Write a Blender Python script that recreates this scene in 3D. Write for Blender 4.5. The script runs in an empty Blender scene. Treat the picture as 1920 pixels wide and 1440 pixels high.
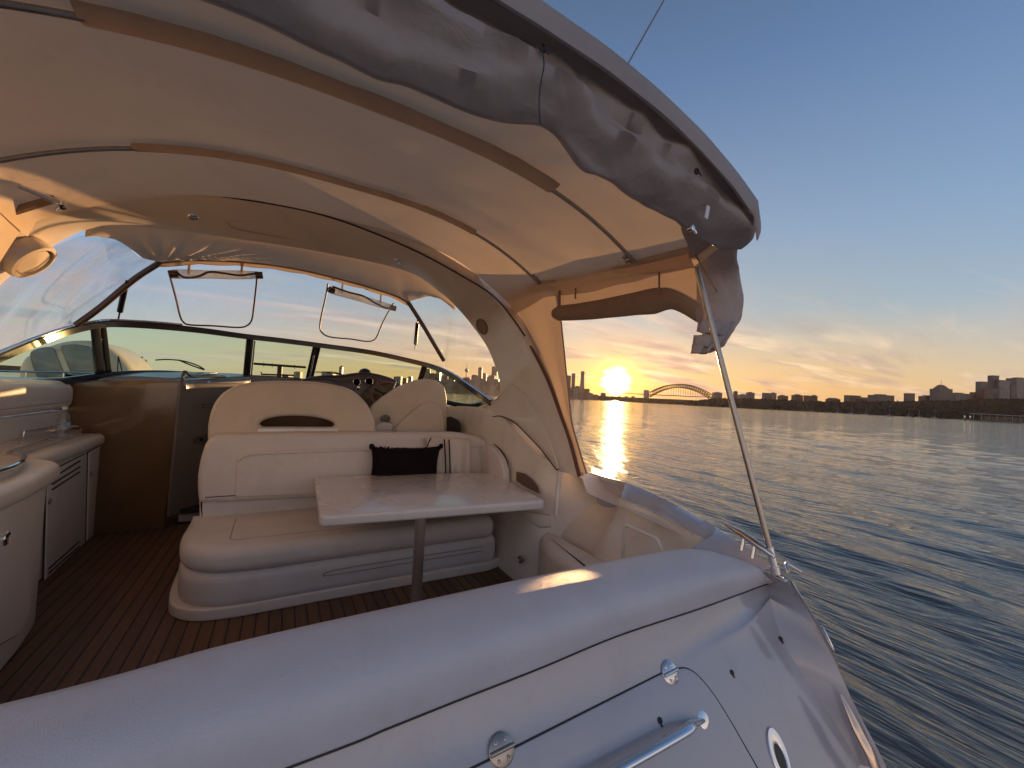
import bpy, bmesh, math, random
from mathutils import Vector, Matrix, noise as mnoise
random.seed(7)
S = bpy.context.scene
COL = S.collection
V = Vector
rad = math.radians

# ------------------------------------------------------------------ camera
F_PX = 750.0
YAW, PIT, ROL = rad(29.8), rad(1.68), rad(2.9)
CAM = V((0, 0, 1.5))
F0 = V((math.sin(YAW), math.cos(YAW), 0))
R0 = V((math.cos(YAW), -math.sin(YAW), 0))
Fw = F0*math.cos(PIT) + V((0, 0, 1))*math.sin(PIT)
U0 = V((0, 0, 1))*math.cos(PIT) - F0*math.sin(PIT)
Rr = R0*math.cos(ROL) + U0*math.sin(ROL)
Up = U0*math.cos(ROL) - R0*math.sin(ROL)
cam_data = bpy.data.cameras.new('camera'); cam = bpy.data.objects.new('camera', cam_data)
COL.objects.link(cam); S.camera = cam
M = Matrix((Rr, Up, -Fw)).transposed().to_4x4(); M.translation = CAM
cam.matrix_world = M
cam_data.sensor_width = 36; cam_data.lens = F_PX/1920*36
cam_data.clip_start = 0.02; cam_data.clip_end = 60000
S.render.resolution_x = 1024; S.render.resolution_y = 768
S.view_settings.view_transform = 'Standard'; S.view_settings.look = 'None'
S.view_settings.exposure = .6; S.view_settings.gamma = 1

def ray(px, py): return Fw + Rr*((px-960)/F_PX) - Up*((py-720)/F_PX)
def PP(px, py, p, n):                       # where the sight line meets a plane of the boat
    d = ray(px, py); return CAM + d*((V(p)-CAM).dot(V(n))/d.dot(V(n)))
def PX(px, py, x): return PP(px, py, (x, 0, 0), (1, 0, 0))
def PY(px, py, y): return PP(px, py, (0, y, 0), (0, 1, 0))
def PZ(px, py, z): return PP(px, py, (0, 0, z), (0, 0, 1))
def PC(px, py, curve):                      # meets the upright wall over a plan curve
    d = ray(px, py); best = None
    for a, b in zip(curve, curve[1:]):
        ex, ey = b[0]-a[0], b[1]-a[1]
        det = d.x*(-ey) + ex*d.y
        if abs(det) < 1e-9: continue
        t = (a[0]*(-ey) + ex*a[1])/det
        s = (d.x*a[1] - d.y*a[0])/det
        if t > 0 and -0.02 <= s <= 1.02 and (best is None or t < best): best = t
    if best is None: best = 5.0
    return CAM + d*best

# ------------------------------------------------------------------ materials
MATS = {}
def newmat(name):
    m = bpy.data.materials.new(name); m.use_nodes = True
    nt = m.node_tree; nt.nodes.clear()
    MATS[name] = m
    return m, nt, nt.nodes.new('ShaderNodeOutputMaterial')
def N(nt, t, **kw):
    n = nt.nodes.new(t)
    for k, v in kw.items():
        if hasattr(n, k): setattr(n, k, v)
        else: n.inputs[k.replace('_', ' ')].default_value = v
    return n
def L(nt, a, b): nt.links.new(a, b)
def ramp(nt, stops, fac=None, interp='LINEAR'):
    r = nt.nodes.new('ShaderNodeValToRGB'); cr = r.color_ramp; cr.interpolation = interp
    while len(cr.elements) < len(stops): cr.elements.new(0.5)
    for e, (p, c) in zip(cr.elements, stops):
        e.position = p; e.color = (c, c, c, 1) if not hasattr(c, '__len__') else (*c, 1)
    if fac is not None: L(nt, fac, r.inputs[0])
    return r
def math_(nt, op, a, b=None, clamp=False):
    n = nt.nodes.new('ShaderNodeMath'); n.operation = op; n.use_clamp = clamp
    for i, v in enumerate((a, b)):
        if v is None: continue
        if isinstance(v, (int, float)): n.inputs[i].default_value = v
        else: L(nt, v, n.inputs[i])
    return n.outputs[0]
def mixc(nt, f, a, b, mode='MIX'):
    n = nt.nodes.new('ShaderNodeMix'); n.data_type = 'RGBA'; n.blend_type = mode
    for s, v in ((n.inputs[0], f), (n.inputs[6], a), (n.inputs[7], b)):
        if isinstance(v, (int, float)): s.default_value = v
        elif hasattr(v, '__len__'): s.default_value = (*v, 1)
        else: L(nt, v, s)
    return n.outputs[2]

def simple(name, col, rough=.5, metal=0, coat=0, var=.06, vscale=3., bump=0, bscale=60., spec=.5, trans=0, stretch=(1, 1, 1), detail=4, crough=.1, wr=0, dirt=0):
    m, nt, out = newmat(name)
    tc = N(nt, 'ShaderNodeTexCoord'); mp = N(nt, 'ShaderNodeMapping'); mp.inputs['Scale'].default_value = stretch
    L(nt, tc.outputs['Object'], mp.inputs[0])
    nz = N(nt, 'ShaderNodeTexNoise'); nz.inputs['Scale'].default_value = vscale; nz.inputs['Detail'].default_value = detail
    L(nt, mp.outputs[0], nz.inputs[0])
    lo = tuple(max(0, c*(1-var)) for c in col); hi = tuple(min(1, c*(1+var)) for c in col)
    r = ramp(nt, [(.3, lo), (.7, hi)], nz.outputs[0])
    p = N(nt, 'ShaderNodeBsdfPrincipled')
    if dirt:
        nd = N(nt, 'ShaderNodeTexNoise'); nd.inputs['Scale'].default_value = 2.6; nd.inputs['Detail'].default_value = 9; nd.inputs['Roughness'].default_value = .68; nd.inputs['Distortion'].default_value = 1.1
        L(nt, tc.outputs['Object'], nd.inputs[0])
        L(nt, mixc(nt, 1.0, r.outputs[0], ramp(nt, [(.34, (1-dirt, 1-dirt*1.08, 1-dirt*1.25)), (.50, (1, 1, 1))], nd.outputs[0]).outputs[0], 'MULTIPLY'), p.inputs['Base Color'])
    else: L(nt, r.outputs[0], p.inputs['Base Color'])
    p.inputs['Metallic'].default_value = metal
    p.inputs['Coat Weight'].default_value = coat; p.inputs['Coat Roughness'].default_value = crough
    p.inputs['Specular IOR Level'].default_value = spec
    rr = ramp(nt, [(.3, rough*.85), (.7, min(1, rough*1.2))], nz.outputs[0]); L(nt, rr.outputs[0], p.inputs['Roughness'])
    wn_ = None
    if wr:
        nw = N(nt, 'ShaderNodeTexNoise'); nw.inputs['Scale'].default_value = 7.5; nw.inputs['Detail'].default_value = 4; nw.inputs['Roughness'].default_value = .45; nw.inputs['Distortion'].default_value = 2.2
        L(nt, mp.outputs[0], nw.inputs[0])
        bw = N(nt, 'ShaderNodeBump'); bw.inputs['Strength'].default_value = wr; bw.inputs['Distance'].default_value = .02
        L(nt, nw.outputs[0], bw.inputs['Height']); wn_ = bw.outputs[0]; L(nt, wn_, p.inputs['Normal'])
    if bump:
        n2 = N(nt, 'ShaderNodeTexNoise'); n2.inputs['Scale'].default_value = bscale; n2.inputs['Detail'].default_value = 5
        L(nt, mp.outputs[0], n2.inputs[0])
        b = N(nt, 'ShaderNodeBump'); b.inputs['Strength'].default_value = bump; b.inputs['Distance'].default_value = .01
        L(nt, n2.outputs[0], b.inputs['Height']); L(nt, b.outputs[0], p.inputs['Normal'])
        if wn_ is not None: L(nt, wn_, b.inputs['Normal'])
    sh = p.outputs[0]
    if trans:
        t = N(nt, 'ShaderNodeBsdfTranslucent'); L(nt, r.outputs[0], t.inputs[0])
        mx = N(nt, 'ShaderNodeMixShader'); mx.inputs[0].default_value = trans
        L(nt, sh, mx.inputs[1]); L(nt, t.outputs[0], mx.inputs[2]); sh = mx.outputs[0]
    L(nt, sh, out.inputs[0])
    return m

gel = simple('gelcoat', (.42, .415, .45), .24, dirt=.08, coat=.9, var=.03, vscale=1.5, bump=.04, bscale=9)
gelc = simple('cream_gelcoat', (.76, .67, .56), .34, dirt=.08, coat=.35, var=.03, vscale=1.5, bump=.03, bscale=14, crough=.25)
vin = simple('white_vinyl', (.70, .635, .575), .42, wr=.10, dirt=.06, var=.04, vscale=5, bump=.25, bscale=260, spec=.4)
vinc = simple('cream_vinyl', (.72, .61, .48), .45, wr=.10, dirt=.06, var=.04, vscale=5, bump=.25, bscale=260, spec=.4)
cloth = simple('canopy_cloth', (.46, .41, .39), .45, var=.08, vscale=2.2, bump=.25, bscale=420, spec=.6, trans=.24, wr=.40, dirt=.08)
lining = simple('canopy_lining', (.84, .66, .46), .8, var=.05, vscale=1.6, bump=.2, bscale=500, spec=.2, trans=.23, wr=.13, dirt=.07)
sleeve = simple('bow_sleeve', (.66, .49, .35), .85, var=.07, vscale=6, bump=.3, bscale=300, spec=.2, trans=.15)
sidecl = simple('side_cloth', (.52, .39, .29), .8, wr=.2, var=.06, vscale=3, bump=.2, bscale=300, spec=.2, trans=.24)
flapcl = simple('rolled_flap_cloth', (.36, .25, .18), .85, wr=.4, var=.08, vscale=5, bump=.35, bscale=200, spec=.2, trans=.12)
steel = simple('stainless_steel', (.62, .62, .63), .13, metal=1, var=.05, vscale=8)
dsteel = simple('dull_steel', (.42, .38, .34), .32, metal=1, var=.1, vscale=20)
chrome = simple('chrome', (.75, .76, .78), .06, metal=1, var=.03)
black = simple('black_plastic', (.018, .016, .015), .4, var=.2, vscale=8)
rubber = simple('dark_rubber', (.03, .027, .025), .6, var=.2)
groove = simple('seam_shadow_gap', (.035, .03, .03), .8, var=.2)
frame_m = simple('black_anodised_frame', (.03, .026, .026), .22, coat=.4, var=.1)
dash_m = simple('grey_dash_gelcoat', (.21, .20, .20), .28, coat=.3, var=.06, vscale=2)
brown = simple('brown_gloss_bulkhead', (.15, .085, .038), .16, coat=.5, var=.12, vscale=2.3, crough=.08)
taupe = simple('taupe_door', (.19, .155, .125), .35, coat=.2, var=.05)
darkdash = simple('dark_instrument_pod', (.035, .02, .015), .35, coat=.3, var=.2)
gauge_m = simple('gauge_face', (.05, .045, .04), .3, var=.3)
cushm = simple('black_cushion_cloth', (.012, .008, .009), .9, var=.3, bump=.6, bscale=120, spec=.1)
blanket = simple('cream_throw', (.70, .62, .54), .9, var=.06, bump=.5, bscale=160, spec=.1)
stripe = simple('dark_stripe', (.02, .014, .014), .9)
clearp = None

def teak():
    m, nt, out = newmat('teak_sole')
    tc = N(nt, 'ShaderNodeTexCoord'); sx = N(nt, 'ShaderNodeSeparateXYZ'); L(nt, tc.outputs['Object'], sx.inputs[0])
    f = math_(nt, 'FRACT', math_(nt, 'DIVIDE', math_(nt, 'ADD', sx.outputs[0], 10.0), .072))
    fl = math_(nt, 'FLOOR', math_(nt, 'DIVIDE', math_(nt, 'ADD', sx.outputs[0], 10.0), .072))
    caulk = math_(nt, 'LESS_THAN', f, .13)
    mp = N(nt, 'ShaderNodeMapping'); mp.inputs['Scale'].default_value = (60, 2.5, 1); L(nt, tc.outputs['Object'], mp.inputs[0])
    nz = N(nt, 'ShaderNodeTexNoise'); nz.inputs['Scale'].default_value = 1.2; nz.inputs['Detail'].default_value = 6; L(nt, mp.outputs[0], nz.inputs[0])
    wn = N(nt, 'ShaderNodeTexWhiteNoise'); wn.noise_dimensions = '1D'; L(nt, fl, wn.inputs['W'])
    r1 = ramp(nt, [(.3, (.105, .050, .022)), (.7, (.19, .092, .040))], nz.outputs[0])
    c = mixc(nt, .35, r1.outputs[0], ramp(nt, [(0, (.07, .034, .015)), (1, (.22, .105, .046))], wn.outputs[0]).outputs[0])
    c = mixc(nt, caulk, c, (.010, .007, .006))
    p = N(nt, 'ShaderNodeBsdfPrincipled'); L(nt, c, p.inputs['Base Color']); p.inputs['Roughness'].default_value = .5
    b = N(nt, 'ShaderNodeBump'); b.inputs['Strength'].default_value = .4; b.inputs['Distance'].default_value = .003
    L(nt, math_(nt, 'SUBTRACT', nz.outputs[0], caulk), b.inputs['Height']); L(nt, b.outputs[0], p.inputs['Normal'])
    L(nt, p.outputs[0], out.inputs[0]); return m
teak_m = teak()

def clearmat(name, tint, haze, hcol, rough=.02, streak=0, refl=1.0):
    """clear sheet: tinted see-through, surface reflection and a little dirt that catches light"""
    m, nt, out = newmat(name)
    tr = N(nt, 'ShaderNodeBsdfTransparent'); tr.inputs[0].default_value = (*tint, 1)
    gl = N(nt, 'ShaderNodeBsdfGlossy'); gl.inputs['Roughness'].default_value = rough
    lw = N(nt, 'ShaderNodeLayerWeight'); lw.inputs['Blend'].default_value = .5
    fz = math_(nt, 'ADD', .045, math_(nt, 'MULTIPLY', math_(nt, 'POWER', lw.outputs['Facing'], 5.0), .9))
    tc = N(nt, 'ShaderNodeTexCoord')
    if streak:
        mp = N(nt, 'ShaderNodeMapping'); mp.inputs['Scale'].default_value = (2.2, 2.2, .9); L(nt, tc.outputs['Object'], mp.inputs[0])
        nz = N(nt, 'ShaderNodeTexNoise'); nz.inputs['Scale'].default_value = 1.6; nz.inputs['Detail'].default_value = 5; nz.inputs['Distortion'].default_value = 1.2
        L(nt, mp.outputs[0], nz.inputs[0])
        b = N(nt, 'ShaderNodeBump'); b.inputs['Strength'].default_value = .5; b.inputs['Distance'].default_value = .02
        L(nt, nz.outputs[0], b.inputs['Height']); L(nt, b.outputs[0], gl.inputs['Normal'])
        hz = ramp(nt, [(.35, haze*.3), (.7, haze*1.9)], nz.outputs[0]).outputs[0]
    else:
        hz = None
    mx = N(nt, 'ShaderNodeMixShader')
    L(nt, math_(nt, 'MULTIPLY', fz, refl, True), mx.inputs[0]); L(nt, tr.outputs[0], mx.inputs[1]); L(nt, gl.outputs[0], mx.inputs[2])
    d = N(nt, 'ShaderNodeBsdfTranslucent'); d.inputs[0].default_value = (*hcol, 1)
    d2 = N(nt, 'ShaderNodeBsdfDiffuse'); d2.inputs[0].default_value = (*hcol, 1)
    md = N(nt, 'ShaderNodeMixShader'); L(nt, d.outputs[0], md.inputs[1]); L(nt, d2.outputs[0], md.inputs[2])
    m2 = N(nt, 'ShaderNodeMixShader')
    if hz is not None: L(nt, hz, m2.inputs[0])
    else: m2.inputs[0].default_value = haze
    L(nt, mx.outputs[0], m2.inputs[1]); L(nt, md.outputs[0], m2.inputs[2])
    L(nt, m2.outputs[0], out.inputs[0]); return m
glass = clearmat('windscreen_glass', (.74, .87, .70), .015, (.6, .6, .5))
vinylw = clearmat('clear_vinyl', (.95, .95, .95), .05, (.75, .72, .7), streak=1)
vinylp = clearmat('clear_vinyl_scuffed', (.93, .93, .94), .26, (.72, .72, .74), .04, streak=1)
vroll = clearmat('rolled_clear_vinyl', (.75, .75, .74), .45, (.7, .68, .64), .1, streak=1)
bottlem = clearmat('clear_bottle', (.86, .88, .9), .12, (.7, .7, .7))

# ------------------------------------------------------------------ mesh helpers
def link(name, me, parent=None, mat=None):
    o = bpy.data.objects.new(name, me); COL.objects.link(o)
    if mat is not None: me.materials.append(mat)
    if parent is not None:
        o.parent = parent
        if parent.type == 'EMPTY': o.matrix_parent_inverse = Matrix.Translation(-V(parent.location))
    return o
def finish(me, angle=38, smooth=True):
    bm = bmesh.new(); bm.from_mesh(me); bmesh.ops.recalc_face_normals(bm, faces=bm.faces); bm.to_mesh(me); bm.free()
    if smooth:
        me.polygons.foreach_set('use_smooth', [True]*len(me.polygons))
        me.set_sharp_from_angle(angle=rad(angle))
    me.update()
class MB:
    """collects shapes for ONE mesh"""
    def __init__(s): s.v = []; s.f = []
    def add(s, verts, faces):
        o = len(s.v); s.v += [tuple(v) for v in verts]; s.f += [tuple(i+o for i in f) for f in faces]
    def grid(s, rows, cu=False, cv=False, capu=False):
        nu, nv = len(rows), len(rows[0]); fs = []
        for i in range(nu if cu else nu-1):
            for j in range(nv if cv else nv-1):
                a, b = i*nv+j, i*nv+(j+1) % nv
                c, d = ((i+1) % nu)*nv+(j+1) % nv, ((i+1) % nu)*nv+j
                fs.append((a, b, c, d))
        if capu: fs.append(tuple(range(nv))); fs.append(tuple(range((nu-1)*nv, nu*nv)))
        s.add([p for r in rows for p in r], fs)
    def tube(s, pts, r, n=10, smooth=6, flat=1.0):
        pts = spline(pts, smooth) if smooth and len(pts) > 2 else [V(p) for p in pts]
        m = len(pts); rows = []; prev = None
        for i, p in enumerate(pts):
            t = (pts[min(i+1, m-1)] - pts[max(i-1, 0)]).normalized()
            if prev is None:
                a = t.cross(V((0, 0, 1)));
                if a.length < .05: a = t.cross(V((0, 1, 0)))
            else: a = prev - t*prev.dot(t)
            a.normalize(); prev = a; b = t.cross(a)
            rr = r(i/(m-1)) if callable(r) else r
            rows.append([p + a*math.cos(2*math.pi*k/n)*rr + b*math.sin(2*math.pi*k/n)*rr*flat for k in range(n)])
        s.grid(rows, cv=True, capu=True)
    def box(s, c, size, rot=None):
        c = V(c); hx, hy, hz = [k/2 for k in size]; R = rot or Matrix.Identity(3)
        vs = [c + R @ V((x*hx, y*hy, z*hz)) for x in (-1, 1) for y in (-1, 1) for z in (-1, 1)]
        s.add(vs, [(0, 1, 3, 2), (4, 6, 7, 5), (0, 4, 5, 1), (2, 3, 7, 6), (0, 2, 6, 4), (1, 5, 7, 3)])
    def lathe(s, c, prof, axis=(0, 0, 1), n=20):
        c = V(c); ax = V(axis).normalized(); a = ax.orthogonal().normalized(); b = ax.cross(a)
        rows = [[c + ax*h + (a*math.cos(2*math.pi*k/n) + b*math.sin(2*math.pi*k/n))*max(r, 1e-4) for k in range(n)] for r, h in prof]
        s.grid(rows, cv=True, capu=True)
    def build(s, name, mat, parent=None, angle=38, smooth=True, bevel=0, solid=0, sub=0):
        me = bpy.data.meshes.new(name); me.from_pydata(s.v, [], s.f)
        if bevel:
            bm = bmesh.new(); bm.from_mesh(me); bmesh.ops.recalc_face_normals(bm, faces=bm.faces)
            es = [e for e in bm.edges if len(e.link_faces) == 2 and e.calc_face_angle(0) > .5]
            bmesh.ops.bevel(bm, geom=es, offset=bevel, segments=3, affect='EDGES', profile=.5); bm.to_mesh(me); bm.free()
        finish(me, angle, smooth)
        o = link(name, me, parent, mat)
        if solid:
            md = o.modifiers.new('s', 'SOLIDIFY'); md.thickness = solid; md.offset = 0
        if sub:
            md = o.modifiers.new('u', 'SUBSURF'); md.levels = sub; md.render_levels = sub
        return o
def sm(a_, b_, x):
    t = min(1, max(0, (x-a_)/(b_-a_))); return t*t*(3-2*t)
def spline(pts, n=6):
    pts = [V(p) for p in pts]; out = []
    P = [pts[0]*2-pts[1]] + pts + [pts[-1]*2-pts[-2]]
    for i in range(1, len(P)-2):
        a, b, c, d = P[i-1], P[i], P[i+1], P[i+2]
        for k in range(n):
            t = k/n
            out.append(.5*((2*b) + (c-a)*t + (2*a-5*b+4*c-d)*t*t + (3*b-a-3*c+d)*t**3))
    out.append(pts[-1]); return out
def resamp(pts, n):
    pts = [V(p) for p in pts]; d = [0]
    for a, b in zip(pts, pts[1:]): d.append(d[-1]+(b-a).length)
    out = []; j = 0
    for i in range(n):
        t = d[-1]*i/(n-1)
        while j < len(d)-2 and d[j+1] < t: j += 1
        s = 0 if d[j+1] == d[j] else (t-d[j])/(d[j+1]-d[j])
        out.append(pts[j].lerp(pts[j+1], min(1, max(0, s))))
    return out
def rpoly(pts, r, n=6):
    """polygon with rounded corners; r one number or a list"""
    pts = [V((p[0], p[1])) for p in pts]; m = len(pts); out = []
    for i, p in enumerate(pts):
        ri = r[i] if hasattr(r, '__len__') else r
        a, b = pts[i-1], pts[(i+1) % m]
        da, db = (a-p), (b-p); la, lb = da.length, db.length
        if ri <= 0: out.append(p); continue
        da.normalize(); db.normalize()
        k = min(ri, la*.49, lb*.49)
        p0, p1 = p+da*k, p+db*k
        for j in range(n+1):
            t = j/n; out.append(p0*(1-t)**2 + p*2*t*(1-t) + p1*t*t)
    return out
def puck(outline, O, U, Vv, Nn, th, r, puff=0, segs=5):
    """rounded slab: outline (in U,V), thickness th along N, rounded edge r. returns MB"""
    O, U, Vv, Nn = V(O), V(U), V(Vv), V(Nn)
    P = [V((p[0], p[1])) for p in outline]; m = len(P)
    area = sum(P[i].x*P[(i+1) % m].y - P[(i+1) % m].x*P[i].y for i in range(m))
    sg = 1 if area > 0 else -1
    nr = []
    for i in range(m):
        t = (P[(i+1) % m]-P[i-1]); t.normalize(); nr.append(V((-t.y, t.x))*sg)
    mb = MB(); rows = []
    prof = [(r*(1-math.sin(a)), r*(1-math.cos(a))) for a in [math.pi/2*k/segs for k in range(segs+1)]]
    # (inset, height): from bottom edge to side
    prof = [(r*(1-math.sin(math.pi/2*k/segs)), r*(1-math.cos(math.pi/2*k/segs))) for k in range(segs+1)]
    full = prof + [(a, th-h) for a, h in reversed(prof)]
    for a, h in full:
        rows.append([O + U*(P[i].x+nr[i].x*a) + Vv*(P[i].y+nr[i].y*a) + Nn*h for i in range(m)])
    # top dome
    ctr = V((sum(p.x for p in P)/m, sum(p.y for p in P)/m))
    last = [V((P[i].x+nr[i].x*r, P[i].y+nr[i].y*r)) for i in range(m)]
    if puff:
        for k in (.75, .5, .25):
            rows.append([O + U*(ctr.x+(q.x-ctr.x)*k) + Vv*(ctr.y+(q.y-ctr.y)*k) + Nn*(th+puff*(1-k*k)) for q in last])
    mb.grid(rows, cv=True, capu=True)
    return mb
def empty(name, loc=(0, 0, 0)):
    o = bpy.data.objects.new(name, None); COL.objects.link(o); o.location = loc; o.empty_display_size = .1
    return o
def tag(o, label=None, cat=None, group=None, kind=None):
    if label: o['label'] = label
    if cat: o['category'] = cat
    if group: o['group'] = group
    if kind: o['kind'] = kind
    return o
def extr(pts, dirv, th):
    """closed polygon (3D, planar) extruded along dirv"""
    pts = [V(p) for p in pts]; d = V(dirv).normalized()*th; n = len(pts)
    mb = MB(); mb.add(pts + [p+d for p in pts], [tuple(range(n)), tuple(range(2*n-1, n-1, -1))] + [(i, (i+1) % n, (i+1) % n+n, i+n) for i in range(n)])
    return mb
def loop_strip(mb, pts, w=.002, closed=False):
    mb.tube(pts, w, n=6, smooth=0)
X, Y, Z = V((1, 0, 0)), V((0, 1, 0)), V((0, 0, 1))
XC = .25          # the yacht's centre line
WATER = -.5

# ------------------------------------------------------------------ light and sky
SUN = ray(1155, 716).normalized()
sun_el = math.asin(SUN.z); sun_az = math.atan2(SUN.x, SUN.y)
sl = bpy.data.lights.new('sun', 'SUN'); sl.energy = 5.0; sl.angle = rad(.6); sl.color = (1.0, .56, .24)
so = bpy.data.objects.new('sun', sl); COL.objects.link(so); LAMP = V((SUN.x, SUN.y, SUN.z+.013)).normalized(); so.rotation_euler = LAMP.to_track_quat('Z', 'Y').to_euler(); so.location = (0, 0, 60)
w = bpy.data.worlds.new('World'); S.world = w; w.use_nodes = True
nt = w.node_tree; nt.nodes.clear(); wo = nt.nodes.new('ShaderNodeOutputWorld')
bg = nt.nodes.new('ShaderNodeBackground'); L(nt, bg.outputs[0], wo.inputs[0])
sky = nt.nodes.new('ShaderNodeTexSky'); sky.sky_type = 'NISHITA'; sky.sun_disc = False
sky.sun_elevation = sun_el; sky.sun_rotation = sun_az; sky.altitude = 5; sky.air_density = 1.0; sky.dust_density = 1.2; sky.ozone_density = 1.6
tc = nt.nodes.new('ShaderNodeTexCoord'); G = tc.outputs['Generated']
sep = nt.nodes.new('ShaderNodeSeparateXYZ'); L(nt, G, sep.inputs[0]); zz = sep.outputs[2]
zc = math_(nt, 'MAXIMUM', zz, 0.0)
warm = ramp(nt, [(0, (0.453, 0.247, 0.103)), (0.035, (0.467, 0.289, 0.137)), (0.085, (0.432, 0.316, 0.186)), (0.15, (0.322, 0.309, 0.269)), (0.2, (0.224, 0.281, 0.316)), (0.36, (0.158, 0.23, 0.33)), (0.62, (0.073, 0.124, 0.23)), (0.8, (0.043, 0.069, 0.11)), (1, (0.033, 0.049, 0.069))], zc)
side = ramp(nt, [(0, (0.434, 0.389, 0.285)), (0.035, (0.412, 0.404, 0.329)), (0.08, (0.344, 0.382, 0.374)), (0.15, (0.261, 0.329, 0.412)), (0.25, (0.171, 0.277, 0.419)), (0.4, (0.121, 0.21, 0.366)), (0.62, (0.073, 0.135, 0.261)), (0.8, (0.046, 0.075, 0.12)), (1, (0.036, 0.052, 0.075))], zc)
aft_sky_fill = ramp(nt, [(0, (.95, .67, .46)), (.08, (.95, .70, .52)), (.2, (.55, .49, .48)), (.38, (.25, .27, .36)), (.7, (.11, .15, .26)), (1, (.06, .085, .14))], zc)  # unseen sky behind the camera; low band brightened and warmed to light the cockpit
vd = nt.nodes.new('ShaderNodeVectorMath'); vd.operation = 'DOT_PRODUCT'; L(nt, G, vd.inputs[0]); vd.inputs[1].default_value = (SUN.x, SUN.y, 0)
d01 = math_(nt, 'ADD', math_(nt, 'MULTIPLY', vd.outputs['Value'], .5), .5)
af = ramp(nt, [(.74, 0), (.86, .55), (.95, 1)], d01)
sf = ramp(nt, [(.30, 0), (.62, 1)], d01)
base = mixc(nt, af.outputs[0], mixc(nt, sf.outputs[0], aft_sky_fill.outputs[0], side.outputs[0]), warm.outputs[0])
skyc = mixc(nt, 1.0, base, mixc(nt, 1.0, sky.outputs[0], (.012, .012, .012), 'MULTIPLY'), 'ADD')
# thin cirrus, laid out on a flat layer high above
zden = math_(nt, 'ADD', zc, .10)
cx = math_(nt, 'DIVIDE', sep.outputs[0], zden); cy = math_(nt, 'DIVIDE', sep.outputs[1], zden)
cmb = nt.nodes.new('ShaderNodeCombineXYZ'); L(nt, cx, cmb.inputs[0]); L(nt, cy, cmb.inputs[1])
mp = nt.nodes.new('ShaderNodeMapping'); mp.inputs['Rotation'].default_value = (0, 0, rad(38)); mp.inputs['Scale'].default_value = (.55, 1.5, 1); L(nt, cmb.outputs[0], mp.inputs[0])
n1 = nt.nodes.new('ShaderNodeTexNoise'); n1.inputs['Scale'].default_value = .62; n1.inputs['Detail'].default_value = 9; n1.inputs['Roughness'].default_value = .58; n1.inputs['Distortion'].default_value = 1.1; L(nt, mp.outputs[0], n1.inputs[0])
cm = ramp(nt, [(.46, 0), (.585, 1)], n1.outputs[0])
el = ramp(nt, [(.0, .85), (.10, 1.0), (.19, .55), (.27, 0)], zc)
cmask = math_(nt, 'MULTIPLY', cm.outputs[0], el.outputs[0])
n2 = nt.nodes.new('ShaderNodeTexNoise'); n2.inputs['Scale'].default_value = 1.9; n2.inputs['Detail'].default_value = 5; L(nt, mp.outputs[0], n2.inputs[0])
ccol = ramp(nt, [(.40, (.30, .225, .215)), (.50, (.47, .34, .27)), (.62, (.72, .54, .36))], n2.outputs[0])
ccol2 = mixc(nt, af.outputs[0], (.42, .36, .40), ccol.outputs[0])
skyc = mixc(nt, math_(nt, 'MULTIPLY', cmask, .78), skyc, ccol2)
# the sun's own glow
vs = nt.nodes.new('ShaderNodeVectorMath'); vs.operation = 'DOT_PRODUCT'; L(nt, G, vs.inputs[0]); vs.inputs[1].default_value = SUN
dd = math_(nt, 'MAXIMUM', vs.outputs['Value'], 0.0)
def glow(p, col, k):
    g = math_(nt, 'MULTIPLY', math_(nt, 'POWER', dd, p), k)
    return mixc(nt, 1.0, (0, 0, 0), mixc(nt, 1.0, ramp(nt, [(0, (0, 0, 0)), (1, col)], g).outputs[0], (1, 1, 1), 'MULTIPLY'), 'ADD')
for p, col, k in ((60, (.10, .03, .0), 1), (500, (.45, .22, .0), 1), (1700, (1.8, 1.1, .03), 1)):
    g = glow(p, col, k)
    cg = mixc(nt, 1.0, g, ramp(nt, [(.35, .55), (.65, 1.5)], n1.outputs[0]).outputs[0], 'MULTIPLY')
    skyc = mixc(nt, 1.0, skyc, cg, 'ADD')
core = ramp(nt, [(0, 0), (.35, .06), (.6, .3), (1, 1)], math_(nt, 'MULTIPLY', math_(nt, 'SUBTRACT', math_(nt, 'ADD', vs.outputs['Value'], math_(nt, 'MULTIPLY', math_(nt, 'SUBTRACT', n2.outputs[0], .5), .0011)), math.cos(rad(2.3))), 1/(math.cos(rad(.5))-math.cos(rad(2.3))), True))
skyc = mixc(nt, 1.0, skyc, mixc(nt, 1.0, core.outputs[0], (9, 8, 5), 'MULTIPLY'), 'ADD')
L(nt, skyc, bg.inputs[0]); bg.inputs[1].default_value = 1.0

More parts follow.
